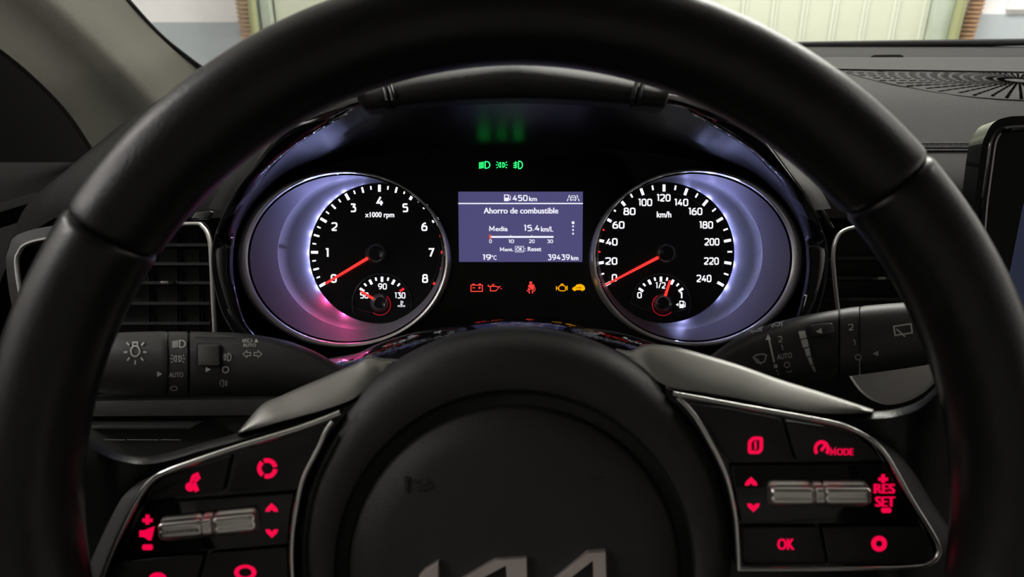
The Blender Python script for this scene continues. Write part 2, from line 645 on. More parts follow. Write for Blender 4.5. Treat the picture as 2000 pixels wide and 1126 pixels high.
# ================================================================= garage
struct = dict(kind='structure')
wall_w = mat('wall_white_paint', (0.88, 0.855, 0.85), 0.8, bump=0.3, scale=25, vary=0.04)
wall_g = mat('wall_grey_dado', (0.42, 0.46, 0.49), 0.7, bump=0.2, scale=25, vary=0.04)
conc = mat('garage_concrete', (0.30, 0.30, 0.29), 0.8, vary=0.2, scale=4)
door_m = mat('garage_door_paint', (0.48, 0.50, 0.395), 0.5, vary=0.05, scale=6)
door_rib = mat('garage_door_rib', (0.56, 0.575, 0.48), 0.45)
post_m = mat('door_frame_metal', (0.45, 0.50, 0.42), 0.35, metal=0.4, vary=0.25, scale=8)
rail_m = mat('door_rail_olive', (0.30, 0.31, 0.16), 0.45, metal=0.3)
pale_m = mat('pipe_pale_blue', (0.62, 0.70, 0.72), 0.5)
hose_m = mat('hose_brown', (0.36, 0.22, 0.13), 0.4, vary=0.3, scale=30)
hose_m2 = mat('hose_brown_pale', (0.42, 0.30, 0.21), 0.4, vary=0.3, scale=30)
YW = 3.6


def XW(px): return (px - 1000) / F * 3.37     # world X of a wall point seen at y ~ 40


G().box((-2.6, -4.5, -0.1), (3.6, 3.8, 0.0)).obj('floor', conc, **struct)
G().box((-2.6, -4.5, 2.8), (3.6, 3.8, 2.9)).obj('ceiling', wall_w, **struct)
wf = G().box((-2.6, YW, 0), (3.6, YW + 0.2, 2.8)).obj('wall_front', wall_w, **struct)
G().box((-2.55, YW - 0.006, 0.0), (XW(530), YW + 0.004, 1.108)).obj('dado_paint', wall_g, wf)
G().box((XW(1850), YW - 0.006, 0.0), (3.55, YW + 0.004, 1.145)).obj('dado_paint', wall_g, wf)
G().box((-2.8, -4.5, 0), (-2.6, 3.8, 2.8)).obj('wall_left', wall_w, **struct)
G().box((3.6, -4.5, 0), (3.8, 3.8, 2.8)).obj('wall_right', wall_w, **struct)
G().box((-2.6, -4.7, 0), (3.6, -4.5, 2.8)).obj('wall_back', conc, **struct)
G().box((XW(1958), YW - 0.02, 1.165), (XW(2075), YW - 0.001, 1.33)).obj('junction_box', wall_w, None, 'white rectangular box cover fixed on the white wall above the grey dado', 'box')

gd = root('garage_door', Vector((XW(1168), YW - 0.06, 0.0)), 'pale green metal garage door of upright ribbed panels', 'garage door', tilt=False)
x = XW(1444) - 11 * 0.1405
xs_r = []
while x < XW(1795):
    if x > XW(545): xs_r.append(x)
    x += 0.1405
edges = [XW(545)] + xs_r + [XW(1795)]
for a, b in zip(edges[:-1], edges[1:]):
    if b - a < 0.03: continue
    G().box((a + 0.004, YW - 0.055, 0.02), (b - 0.004, YW - 0.02, 2.35)).obj('panel', door_m, gd)
for a in xs_r:
    g = G()
    for dx in (-0.009, 0.009):
        g.box((a + dx - 0.0035, YW - 0.062, 0.02), (a + dx + 0.0035, YW - 0.03, 2.35))
    g.box((a - 0.0045, YW - 0.058, 0.02), (a + 0.0045, YW - 0.03, 2.35))
    g.obj('rib', door_rib, gd)
G().box((XW(1798), YW - 0.11, 0.0), (XW(1833), YW - 0.001, 2.5)).obj('side_post', post_m, gd)
G().box((XW(526), YW - 0.11, 0.0), (XW(543), YW - 0.001, 2.5)).obj('side_post', post_m, gd)
for px, w in ((1842, 0.022), (518, 0.02)):
    G().tube([(XW(px) + 0.02, YW - 0.15, 2.4), (XW(px), YW - 0.14, 1.6), (XW(px) - 0.012, YW - 0.13, 1.0), (XW(px) - 0.02, YW - 0.13, 0.02)], w, 10).obj('lift_rail', rail_m, gd)
for px, lab in ((1857, 'pale blue upright pipe between garage door rail and coppery ribbed hose'), (508, 'thin pale upright pipe between garage door rail and tan ribbed hose')):
    G().tube([(XW(px), YW - 0.04, 0.0), (XW(px), YW - 0.04, 2.75)], 0.02, 12).obj('wall_pipe', pale_m, None, lab, 'pipe')
for px, lean, m, lab in ((1886, 0.05, hose_m, 'coppery brown ribbed hose hanging beside the grey post of the garage door'), (487, -0.012, hose_m2, 'tan ribbed hose hanging on the white wall near the pillar trim')):
    g = G()
    rings = []
    z = 0.0
    i = 0
    while z < 2.5:
        rr = 0.036 if i % 2 else 0.029
        cx = XW(px) + lean * (z - 1.15) * 1.6
        for dz in (0.0, 0.0055):
            rings.append([Vector((cx + rr * math.cos(2 * math.pi * k / 14), YW - 0.05 + rr * math.sin(2 * math.pi * k / 14), z + dz)) for k in range(14)])
        z += 0.0095
        i += 1
    g.loft(rings, True, True, True)
    g.obj('ribbed_hose', m, None, lab, 'hose')

# ================================================================= car shell
glass = bpy.data.materials.new('windscreen_glass')
glass.use_nodes = True
nt = glass.node_tree
for n in list(nt.nodes): nt.nodes.remove(n)
out = nt.nodes.new('ShaderNodeOutputMaterial')
tr = nt.nodes.new('ShaderNodeBsdfTransparent')
tr.inputs[0].default_value = (0.93, 0.96, 0.94, 1)
gl = nt.nodes.new('ShaderNodeBsdfGlossy')
gl.inputs['Roughness'].default_value = 0.02
mx = nt.nodes.new('ShaderNodeMixShader')
mx.inputs[0].default_value = 0.05
nt.links.new(tr.outputs[0], mx.inputs[1])
nt.links.new(gl.outputs[0], mx.inputs[2])
nt.links.new(mx.outputs[0], out.inputs[0])


def rel(x, y, z): return Vector((x, y, CAM.z + z))


ws = root('window_1', rel(0.35, 1.08, -0.06), None, None, tilt=False, kind='structure')
g = G()
rows = []
for t in (-.12, 0, .25, .5, .75, 1):
    y, z = 1.085 + (0.30 - 1.085) * t, -0.055 + (0.36 + 0.055) * t + 0.03 * math.sin(t * math.pi)
    rows.append([rel(0.36 + 0.90 * s, y - 0.10 * s * s, z) for s in (-1, -.75, -.5, -.25, 0, .25, .5, .75, 1)])
g.loft(rows, closed=False)
g.obj('glass_pane', glass, ws)
g = G()
top = cr([(1250, 88), (1420, 86), (1590, 82), (1800, 79), (2000, 76.5), (2150, 75), (2500, 73), (2800, 73)], 4)
g.loft([[V(p.x, p.y, 1.005) for p in top], [V(p.x, p.y + 12, 1.004) for p in top]], closed=False)
g.obj('black_border', matte, ws, label='black printed border along the base of the windscreen', solid=0.004)
g = G()
pl = cr([(100, -180, .735), (180, -80, .79), (246, 0, .845), (300, 60, .90), (345, 100, .94), (385, 133, .985), (440, 172, 1.03)], 5)
ra = [V(p.x - 4, p.y + 4, p.z + .004) for p in pl]
rb = [V(p.x + (7 if p.y < 90 else 7 + (p.y - 90) * .12), p.y - 3, p.z + .004) for p in pl]
g.loft([ra, rb], closed=False)
g.obj('black_border', matte, ws, label='black printed border along the pillar', solid=0.003)

# left windscreen pillar trim, light fabric
rowsP = [((60, -250, .66), (-330, -110, .54)), ((165, -100, .77), (-140, 0, .62)), ((245, 0, .845), (0, 95, .70)), ((300, 60, .90), (72, 155, .752)), ((345, 102, .94), (130, 215, .806)), ((385, 135, .985), (175, 280, .849)), ((430, 170, 1.03), (215, 350, .89))]
Rc = cr([a for a, b in rowsP], 5)
Lc = cr([b for a, b in rowsP], 5)
bul = [(0, 0, 0), (.08, .0, -.006), (.22, .0, -.012), (.38, 0, -.030), (.46, 0, -.030), (.6, 0, -.018), (.72, 0, -.010), (.86, 0, -.006), (1, 0, 0)]
prof = [[V(a.x + (b.x - a.x) * s, a.y + (b.y - a.y) * s, a.z + (b.z - a.z) * s + o) for s, _, o in bul] + [V(b.x - 6, b.y + 6, b.z + .05)] for a, b in zip(Rc, Lc)]
G().loft(prof, closed=False).obj('trim_1', fabric, kind='structure', smooth=60)
# black door lining and frame left of the pillar, headliner, right pillar
dm = mat('door_lining', (0.002, 0.002, 0.002), 0.95, spec=0.05)
g = G()
g.box((-0.72, -0.9, 0.45), (-0.66, 0.40, 1.12))
g.box((-0.72, 0.40, 0.45), (-0.66, 1.24, 1.34))
g.obj('door_1', dm, kind='structure')
head_m = mat('headliner', (0.42, 0.41, 0.38), 0.95)
g = G()
rows = []
for y, z in ((-1.3, 0.34), (-0.6, 0.40), (0.0, 0.41), (0.24, 0.385), (0.32, 0.35)):
    rows.append([rel(0.36 + 1.02 * s, y, z - 0.08 * s * s) for s in (-1, -.7, -.35, 0, .35, .7, 1)])
g.loft(rows, closed=False)
g.obj('trim_2', head_m, kind='structure', solid=0.03)

carpet = mat('cabin_carpet', (0.02, 0.02, 0.02), 0.95, spec=0.1)
g = G()
g.box((-0.66, -1.3, 0.30), (1.38, 0.70, 0.34))
g.box((-0.66, 0.66, 0.30), (1.38, 0.70, 0.70))
g.obj('trim_3', carpet, kind='structure')
G().box((1.38, -0.9, 0.45), (1.44, 1.24, 1.08)).obj('door_2', dm, kind='structure')

# ================================================================= dashboard
dr = root('dashboard', rel(0.2, 0.55, -0.55), 'wide soft black dashboard with perforated speaker field and stitched edge', 'dashboard', tilt=False)
PROF = [(0.464, -0.136), (0.469, -0.126), (0.479, -0.1180), (0.500, -0.1105), (0.535, -0.1027), (0.585, -0.0915), (0.64, -0.0802), (0.70, -0.0735), (0.78, -0.0682), (0.83, -0.0648), (0.875, -0.0612), (0.882, -0.0625)]


def pz(y):
    for (y0, z0), (y1, z1) in zip(PROF[:-1], PROF[1:]):
        if y <= y1: return z0 + (z1 - z0) * (y - y0) / (y1 - y0)
    return PROF[-1][1]


def drop(x):
    t = min(max((-0.315 - x) / 0.11, 0), 1)
    return -0.125 * t * t * (3 - 2 * t)


def dash_hit(px, py, lift=0.0):
    """where the ray through a pixel meets the pad surface"""
    dirv = (V(px, py, 1.0) - CAM)
    lo, hi = 0.45, 1.0
    for i in range(300):
        y = lo + (hi - lo) * i / 299
        t = y / dirv.y
        if t * dirv.z <= pz(y) + drop(t * dirv.x): break
    return rel(t * dirv.x, y, pz(y) + drop(t * dirv.x) + lift)


pc = cr([(a, b) for a, b in PROF], 3)
xs = [-0.64 + 1.86 * k / 62 for k in range(63)]
g = G()
g.loft([[rel(xx, p.x, p.y + drop(xx)) for p in pc] + [rel(xx, 0.884, -0.075 + drop(xx))] for xx in xs], closed=False)
g.obj('upper_pad', dash_m, dr, smooth=60)
g = G()
g.loft([[rel(xx, 0.86, -0.0705 + drop(xx)), rel(xx, 0.95, -0.067 + drop(xx) * 1.3), rel(xx, 1.06, -0.0590 + drop(xx) * 1.5), rel(xx, 1.10, -0.075 + drop(xx) * 1.5)] for xx in xs], closed=False)
g.obj('defroster_panel', dash_dk, dr)
# low sensor cover standing on the defroster panel
pts = soften([(1697, 116), (1704, 107.2), (1762, 106.6), (1769, 116)], 4)
G().prism([V(p[0], p[1], .905) for p in pts], .03, .0008).obj('sensor_cover', dash_m, dr)
# groove at the far edge of the speaker field
line = [dash_hit(px, py, 0.0004) for px, py in ((1600, 136), (1700, 138), (1800, 139.5), (1900, 141), (2000, 142.5), (2100, 143.5), (2250, 144.5), (2400, 145))]
G().tube(line, 0.0016, 6).obj('groove', seam_m, dr)
line = [dash_hit(p.x, p.y, 0.0003) for p in cr([(1655, 143), (1700, 156), (1760, 169.5), (1830, 182), (1900, 190.5), (2000, 197), (2100, 192), (2200, 179), (2280, 164), (2330, 149)], 4)]
G().tube(line, 0.0007, 6).obj('groove', seam_m, dr)
# speaker field: fine slots that turn around a centre
g = G()
cen = dash_hit(1990, 158)
lim = cr([(1640, 139), (1700, 155), (1760, 168), (1830, 180.5), (1900, 189), (2000, 195.5), (2100, 190.5), (2200, 177.5), (2280, 162.5), (2335, 146)], 6)


def field_ok(p):
    q = p - CAM
    d = q.dot(FW)
    px, py = 1000 + q.x / d * F, 563 - q.dot(UP) / d * F
    if px > 2330 or px < 1650: return False
    yl = 199
    for a, b in zip(lim[:-1], lim[1:]):
        if a.x <= px <= b.x: yl = a.y + (b.y - a.y) * (px - a.x) / (b.x - a.x)
    yt = 136 + (min(px, 2050) - 1600) * 0.0165 + 2.2
    return yt < py < yl - 1.5


n_slots = 0
for ir in range(1, 36):
    r = 0.006 + ir * 0.0098
    n = 54
    for k in range(n):
        a = 2 * math.pi * (k + 0.5 * (ir % 2) * 0) / n 
        ca, sa = math.cos(a), math.sin(a)
        ln = 0.0034 if sa > -0.1 else 0.0042
        wv = min(0.0009 + r * 0.005, 0.0021)
        y, xx = cen.y + r * sa * 0.95, cen.x + r * ca
        if not (0.5 < y < 0.875): continue
        p = rel(xx, y, pz(y))
        if not field_ok(p): continue
        rd = Vector((ca, sa, 0))
        td = Vector((-sa, ca, 0))
        q = []
        for s1, s2 in ((-1, -1), (1, -1), (1, 1), (-1, 1)):
            c = p + rd * ln * s1 + td * wv * s2
            q.append(rel(c.x, c.y, pz(c.y) + 0.0006))
        g.add(q, [(0, 1, 2, 3)])
        n_slots += 1
slot_m = mat('slot_dark', (0.002, 0.002, 0.002), 1.0, spec=0.0)
g.obj('speaker_slots', slot_m, dr, kind='stuff', smooth=0)
# stitched seam near the front edge
for py in (287, 291, 295):
    line = [dash_hit(px, py, 0.0006) for px in range(1500, 2801, 100)]
    G().tube(line, 0.0011 if py == 291 else 0.0007, 6).obj('seam', seam_m, dr)
g = G()
for py in (284.5, 296.5):
    for k in range(110):
        px = 1760 + k * 6
        g.tube([dash_hit(px, py, 0.0008), dash_hit(px + 4, py, 0.0008)], 0.0007, 5)
g.obj('stitching', seam_m, dr, kind='stuff')
# fascia below the pad
g = G()
g.loft([[rel(xx, 0.467, -0.134 + drop(xx)), rel(xx, 0.53, -0.150 + drop(xx)), rel(xx, 0.56, -0.19 + drop(xx) * .6), rel(xx, 0.58, -0.30), rel(xx, 0.60, -0.55)] for xx in xs], closed=False)
g.obj('fascia', black_dash, dr)
# side pieces left of the wheel
g = G()
g.loft([[V(p.x, p.y, .60) for p in cr([(-60, 420), (20, 395), (80, 378), (160, 362), (300, 350)], 4)], [V(p.x, p.y + 14, .585) for p in cr([(-60, 420), (20, 395), (80, 378), (160, 362), (300, 350)], 4)], [V(p.x, p.y + 40, .60) for p in cr([(-60, 420), (20, 395), (80, 378), (160, 362), (300, 350)], 4)]], closed=False)
g.obj('side_ledge', black_dash, dr, solid=0.004)
g = G()
g.prism([V(x, y, .78) for x, y in ((166, 324), (178, 316), (200, 302), (235, 300), (225, 330), (180, 326))], .01, .002)
g.obj('corner_grille', dash_dk, dr)
# knee panel below the light stalk
lower = mat('knee_panel', (0.030, 0.031, 0.028), 0.6, bump=0.4, scale=1200)
g = G()
g.prism([V(x, y, .475) for x, y in ((120, 782), (620, 776), (620, 812), (120, 815))], .03, .003)
g.obj('knee_panel', lower, dr)
g = G()
g.prism([V(x, y, .468) for x, y in ((120, 829), (382, 829), (372, 838), (120, 838))], .03, .0015)
g.obj('shelf_edge', lower, dr)
for x0, x1 in ((203, 244), (248, 310), (314, 352)):
    G().tube([V(x0, 858, .47), V(x1, 858.5, .47)], .0004, 6).obj('slot_edge', satin, dr)
g = G()
g.prism([V(x, y, .49) for x, y in ((60, 815), (640, 810), (640, 1000), (60, 1000))], .03, .003)
g.obj('lower_cover', matte, dr)
# grey trim corners beside the cluster
g = G()
g.prism([V(x, y, .450) for x, y in ((372, 428), (380, 415), (410, 411), (413, 414), (405, 428), (395, 427))], .004, .001)
g.obj('trim_corner', stalk_m, dr)
g = G()
g.prism([V(x, y, .452) for x, y in ((1594, 398), (1606, 402), (1618, 424), (1632, 445), (1624, 446), (1610, 424))], .004, .001)
g.obj('trim_corner', stalk_m, dr)

# satin panel below the wiper stalk
kp = root('trim_panel', V(1742, 790, .43), 'satin grey rounded panel with bright curved edge under the wiper stalk', 'trim panel')
arcp = cr([(1650, 700, .43), (1653, 720, .43), (1661, 738, .43), (1680, 764, .43), (1705, 782, .43), (1735, 790, .43), (1775, 782, .43), (1812, 760, .43), (1838, 728, .43), (1842, 700, .43)], 5)
inn = [Vector((1745 + (p.x - 1745) * .95, 700 + (p.y - 700) * .95)) for p in arcp]
inn2 = [Vector((1745 + (p.x - 1745) * .5, 700 + (p.y - 700) * .5)) for p in arcp]
g = G()
g.loft([[V(p.x, p.y, .437) for p in inn], [V(p.x, p.y, .434) for p in inn2], [V(1745, 700, .433) for p in inn2]], closed=False)
g.obj('face', mat('satin_panel', (0.42, 0.41, 0.40), 0.45, metal=0.7), kp, smooth=60)
g = G()
g.loft([[V(p.x, p.y, .452) for p in arcp], [V(p.x, p.y, .4365) for p in arcp], [V(p.x, p.y, .4368) for p in inn]], closed=False)
g.obj('edge', chrome, kp, smooth=60)


# ================================================================= air vents
def vent(label, outline, x0, x1, slats, tabx, taby, d, casing=None, vx=()):
    cx = sum(p[0] for p in outline) / len(outline)
    cy = max(p[1] for p in outline)
    rt = root('air_vent', V(cx, cy, d), label, 'air vent', group=None)
    oc = cr([(p[0], p[1]) for p in outline], 6, True)
    G().prism([V(p.x, p.y, d + .026) for p in oc], .003).obj('duct', matte, rt)
    G().tube([V(p.x, p.y, d) for p in oc], .0012, 10, closed=True, flat=1.6).obj('frame', bezel_m, rt, label='thin bright metal frame')
    mx_, my_ = cx, sum(p[1] for p in outline) / len(outline)
    g = G()
    g.loft([[V(p.x, p.y, d + .001) for p in oc] + [V(oc[0].x, oc[0].y, d + .001)], [V(mx_ + (p.x - mx_) * .97, my_ + (p.y - my_) * .97, d + .027) for p in oc + [oc[0]]]], closed=False)
    g.obj('sleeve', matte, rt)
    if casing:
        cc = cr(casing, 6, True)
        g = G()
        g.loft([[V(p.x, p.y, d + .012) for p in cc], [V(p.x, p.y, d + .002) for p in cc], [V(p.x, p.y, d + .0005) for p in oc]], closed=True)
        g.obj('casing', stalk_m, rt)
    for y in slats:
        g = G()
        a, b = V(x0, y, d + .008), V(x1, y, d + .008)
        dv = FW * .018
        th = UP * .0014
        g.add([a + th, b + th, b + dv + th * .4, a + dv + th * .4, a - th * .4, b - th * .4, b + dv - th, a + dv - th], [(0, 1, 2, 3), (4, 7, 6, 5), (0, 4, 5, 1), (3, 2, 6, 7), (0, 3, 7, 4), (1, 5, 6, 2)])
        g.obj('slat', matte, rt)
    for xv in vx:
        G().prism([V(xv - 1, slats[0] - 25, d + .022), V(xv + 1, slats[0] - 25, d + .022), V(xv + 1, slats[-1] + 25, d + .022), V(xv - 1, slats[-1] + 25, d + .022)], .003).obj('upright_vane', matte, rt)
    G().prism([V(tabx - 8, taby - 2.5, d + .001), V(tabx + 8, taby - 3, d + .001), V(tabx + 8, taby + 3, d + .001), V(tabx - 8, taby + 3, d + .001)], .01, .0006).obj('tab', satin, rt, label='small satin metal tab')
    return rt


OL = [(33, 520), (38, 492), (56, 475), (110, 463), (240, 446), (372, 437), (396, 443), (409, 468), (413, 520), (416, 590), (418, 660), (400, 700), (240, 720), (75, 700), (48, 610)]
CL = [(12, 520), (17, 486), (35, 458), (110, 440), (240, 436), (372, 432), (402, 436), (415, 466), (419, 520), (422, 590), (424, 665), (402, 712), (240, 732), (60, 715), (26, 610)]
vent('dark air vent with bright frame, light stalk in front of it', OL, 50, 410, (479, 516, 553, 593, 632, 668), 321, 551, .46, CL, (200, 290, 345, 388))
OR = [(1627, 500), (1632, 470), (1648, 450), (1690, 440), (1760, 434), (1820, 440), (1838, 500), (1836, 600), (1826, 690), (1780, 710), (1660, 700), (1643, 650), (1636, 600), (1630, 545)]
vent('dark air vent with bright frame, wiper stalk in front of it', OR, 1634, 1833, (505, 544, 585, 625, 665), 1722, 543, .46, None, (1760, 1830))

# ================================================================= tablet screen
tb = root('infotainment_screen', V(2060, 640, .450), 'free-standing gloss black tablet screen on the dashboard', 'screen')
ou = cr([(1898, 440), (1904, 391), (1917, 290), (1926, 262), (1940, 240), (1965, 229), (2010, 226), (2200, 226), (2330, 232), (2350, 300), (2330, 640), (1880, 640), (1886, 540)], 6, True)
G().prism([V(p.x, p.y, .450 + (2350 - p.x) * .00001) for p in ou], .014, .004).obj('housing', gloss, tb)
fr_o = [(1940, 268), (1962, 250), (2300, 250), (2310, 620), (1905, 620), (1922, 400)]
fr_p = soften(fr_o, 22, True, 5)
G().tube([V(p[0], p[1], .4498 + (2350 - p[0]) * .00001) for p in fr_p], .0022, 8, closed=True).obj('bezel_edge', gloss, tb)
sp = soften([(1999, 400), (2040, 290), (2292, 290), (2300, 606), (1958, 606)], 6, True)
G().prism([V(p[0], p[1], .4495 + (2350 - p[0]) * .00001) for p in sp], .002).obj('display', tab_e, tb, label='dim blue display area')

# ================================================================= instrument cluster
cl = root('instrument_cluster', V(1015, 690, .4425), 'lit instrument cluster with two round gauges and a central display', 'instrument cluster')
MX = 1015


def sym(half, n=6):
    """mirror a half outline (dx, y[, d]) about the cluster axis -> closed smooth loop"""
    rt_ = [Vector((MX + p[0], p[1])) for p in half]
    lf = [Vector((MX - p[0], p[1])) for p in half[-2:0:-1]]
    return cr(rt_ + lf, n, True)


H_out = [(0, 165), (150, 168), (310, 185), (450, 245), (532, 341), (571, 400), (597, 465), (602, 510), (595, 566), (572, 630), (520, 690), (440, 728), (350, 735), (280, 735), (215, 722), (140, 708), (80, 698), (0, 694)]
H_mid = [(0, 176), (150, 179), (305, 196), (415, 246), (495, 325), (545, 390), (574, 455), (580, 510), (572, 566), (546, 632), (490, 690), (405, 716), (330, 712), (273, 712), (207, 697), (135, 684), (78, 674), (0, 670)]
H_in = [(0, 190), (150, 193), (300, 206), (350, 231), (447, 292), (512, 362), (548, 432), (560, 505), (553, 572), (528, 640), (462, 690), (385, 704), (318, 706), (268, 694), (202, 678), (131, 664), (76, 654), (0, 650)]
H_bk = [(0, 290), (150, 292), (280, 304), (350, 318), (455, 352), (520, 410), (552, 465), (562, 508), (555, 575), (530, 640), (464, 690), (387, 702), (312, 686), (262, 666), (197, 646), (128, 632), (75, 622), (0, 617)]
o_, m_, i_, b_ = sym(H_out), sym(H_mid), sym(H_in), sym(H_bk)


def fd(p):
    # distance of the front edge: the hood reaches towards the driver at the top
    t = min(max((p.y - 200) / 260.0, 0), 1)
    d = .347 + (.408 - .347) * t ** .8
    return d


g = G()
ds = [fd(p) for p in i_]
g.loft([[V(p.x, p.y, d + .025) for p, d in zip(o_, ds)], [V(p.x, p.y, d + .002) for p, d in zip(o_, ds)], [V(p.x * .7 + q.x * .3, p.y * .7 + q.y * .3, d - .0035) for p, q, d in zip(o_, m_, ds)], [V(p.x, p.y, d - .005) for p, d in zip(m_, ds)], [V(p.x * .3 + q.x * .7, p.y * .3 + q.y * .7, d - .0035) for p, q, d in zip(m_, i_, ds)], [V(p.x, p.y, d) for p, d in zip(i_, ds)]])
g.obj('surround', gloss, cl, label='gloss black surround', smooth=60)
g = G()
nS = len(i_)


def blend(t): return [V(p.x, p.y, d).lerp(V(q.x, q.y, .4425), t) for p, q, d in zip(i_, b_, ds)]


rws = [blend(t) for t in (0, .04, .2, .4, .6, .8, .96, 1.0)]
low = [k for k, p in enumerate(i_) if p.y > 600 and abs(p.x - MX) < 400]
nb = len(i_)
upi = [(low[-1] + k) % nb for k in range(nb - len(low) + 2)]
g.loft([[r[k] for k in upi] for r in rws], closed=False)
g.obj('visor_lining', visor_m, cl, smooth=60)
crest = [(370, 697), (310, 687), (265, 668), (200, 648), (130, 634), (75, 624), (0, 619)]
cc_ = cr([(1010 + a, b) for a, b in crest] + [(1010 - a, b) for a, b in crest[-2::-1]], 6)
RL = .034
rows = [[V(p.x, p.y + 3, .4424) for p in cc_], [V(p.x, p.y + 1, .425) for p in cc_]]
for th in (0, 6, 12, 18, 24, 30, 38, 48):
    rows.append([V(p.x, p.y, .415) - UP * (RL * (1 - math.cos(R(th)))) - FW * (RL * math.sin(R(th))) for p in cc_])
G().loft(rows, closed=False).obj('lower_lip', lip_m, cl, smooth=60, label='grained gloss black lip that mirrors the display')
g = G()
upo = [k for k in upi if o_[k].y < 412]
oc_ = Vector((MX, 480))
g.loft([[V(o_[k].x, o_[k].y, ds[k] + .003) for k in upo]] + [[V(oc_.x + (o_[k].x - oc_.x) * (1 + e), oc_.y + (o_[k].y - oc_.y) * (1 + e), ds[k] + dd) for k in upo] for e, dd in ((.012, .006), (.03, .02), (.045, .04), (.055, .06))], closed=False)
g.obj('hood_shade_shell', leather, cl, smooth=60)  # dark shell added to shade the gap beside the surround
# edge highlight of the surround, put in as a thin grey line
G().tube([V(a.x * .93 + b.x * .07, a.y * .93 + b.y * .07, d - .001) for a, b, d in zip(o_, m_, ds)], .0004, 6, closed=True).obj('edge_highlight', mat('highlight_grey', (0.08, 0.08, 0.08), 0.2), cl)
g = G()
g.prism([V(p.x, p.y, .4424) for p in b_], .012)
g.obj('face_panel', mat('face_black', (0.0045, 0.0045, 0.0055), 0.35), cl)
# slightly raised centre field around the telltales
cf = soften([(800, 340), (830, 300), (880, 292), (1015, 288), (1150, 292), (1205, 300), (1240, 340), (1225, 600), (1180, 606), (850, 606), (805, 600)], 16, True, 4)
G().prism([V(p[0], p[1], .4416) for p in cf], .001, .0006).obj('telltale_field', mat('field_black', (0.005, 0.005, 0.006), 0.3), cl)


def uv_ring(cx, cy, rx, ry, dpix, d, n=96):
    """ellipse fixed by its pixel outline at distance dpix, moved straight back to d"""
    return [p + FW * (d - dpix) for p in ell(cx, cy, rx, ry, dpix, n)]


D_DIAL = .4362


def gauge(side, bez, dial_c, R_D, hub_c):
    bx, by, brx, bry = bez
    s = side                      # -1 left gauge, +1 right gauge
    n = 128
    g = G()
    g.loft([uv_ring(bx, by, brx, bry, .4260, .4424, n), ell(bx, by, brx, bry, .4260, n), ell(bx - s * 1.5, by, brx - 3.5, bry - 2, .4238, n), ell(bx - s * 4.5, by - .5, brx - 10, bry - 5.5, .4238, n), ell(bx - s * 7.5, by - 1, brx - 15, bry - 8, .4256, n)])
    g.obj('bezel', bezel_m, cl, smooth=70, label='bright satin metal bezel')
    g = G()
    g.loft([ell(bx - s * 7.5, by - 1, brx - 15, bry - 8, .4256, n), ell(bx - s * 8.2, by - 1, brx - 17.5, bry - 10.5, .4272, n), ell(bx - s * 8.6, by - 1, brx - 18.5, bry - 11.5, .4268, n)])
    g.obj('bezel_gap', gloss, cl, smooth=70)
    sx, sy, srx, sry = bx - s * 34.5, 494, 161, 148.5
    g = G()
    g.loft([ell(bx - s * 8.6, by - 1, brx - 18.5, bry - 11.5, .4268, n), ell((bx - s * 8.6) * .5 + sx * .5, by * .5 + sy * .5, (brx - 18.5) * .5 + srx * .5, (bry - 11.5) * .5 + sry * .5, .4310, n), ell(sx, sy, srx, sry, .4350, n)])
    g.obj('outer_band', band_m, cl, smooth=70)
    dx, dy = dial_c
    g = G()
    rings = [ell(sx, sy, srx, sry, .4350, n), ell(sx, sy, srx - .8, sry - .8, .4356, n)]
    for t, dd in ((.25, .4371), (.5, .4384), (.75, .4395), (1.0, .4405)):
        rings.append(ell(sx + (dx - sx) * t, sy + (dy - sy) * t, srx + (118 - srx) * t, sry + (118 - sry) * t, dd, n))
    rings.append(ell(dx, dy, 60, 60, .4410, n))
    g.loft(rings)
    g.obj('inner_bowl', bowl_m, cl, smooth=70)
    g = G()
    g.loft([ell(dx, dy, R_D - 6, R_D - 6, D_DIAL + .0016, n), ell(dx, dy, R_D, R_D, D_DIAL + .0006, n), ell(dx, dy, R_D - .8, R_D - .8, D_DIAL, n), ell(dx, dy, R_D - 19.5, R_D - 19.5, D_DIAL, n), ell(dx, dy, R_D - 20.5, R_D - 20.5, D_DIAL + .0003, n), ell(dx, dy, 10, 10, D_DIAL + .0003, n), ell(dx, dy, .1, .1, D_DIAL + .0003, n)])
    dl = g.obj('dial', dial_m, cl, smooth=30)
    return dl


def tick(dl, m, c, a, r0, r1, w, d):
    ca, sa = math.cos(R(a)), math.sin(R(a))
    q = []
    for r, s1 in ((r0, -1), (r1, -1), (r1, 1), (r0, 1)):
        q.append(V(c[0] + r * ca - s1 * w / 2 * sa, c[1] - r * sa - s1 * w / 2 * ca, d))
    G().prism(q, .0002).obj('tick', m, dl, smooth=0)


def needle(c, a, r0, r1, w0, w1, d, m=None):
    ca, sa = math.cos(R(a)), math.sin(R(a))
    q = []
    for r, s1, w in ((r0, -1, w0), (r1, -1, w1), (r1, 1, w1), (r0, 1, w0)):
        q.append(V(c[0] + r * ca - s1 * w / 2 * sa, c[1] - r * sa - s1 * w / 2 * ca, d))
    return G().prism(q, .0009, .0002).obj('needle', m or red_e, cl, smooth=0, label='glowing red needle')


def hub(c, r, d):
    g = G()
    g.loft([ell(c[0], c[1], r + 6, r + 6, D_DIAL, 40), ell(c[0], c[1], r + 2.5, r + 2.5, d + .002, 40), ell(c[0], c[1], r, r, d, 40), ell(c[0], c[1], r - 1.3, r - 1.3, d - .0002, 40)])
    g.obj('hub_ring', mat('hub_ring', (0.22, 0.21, 0.23), 0.25, metal=0.6), cl, smooth=50)
    g = G()
    g.loft([ell(c[0], c[1], r - 1.3, r - 1.3, d - .0002, 40), ell(c[0], c[1], r - 2.2, r - 2.2, d + .0002, 40), ell(c[0], c[1], .1, .1, d + .0002, 40)])
    g.obj('hub_cap', dial_m, cl, smooth=50)


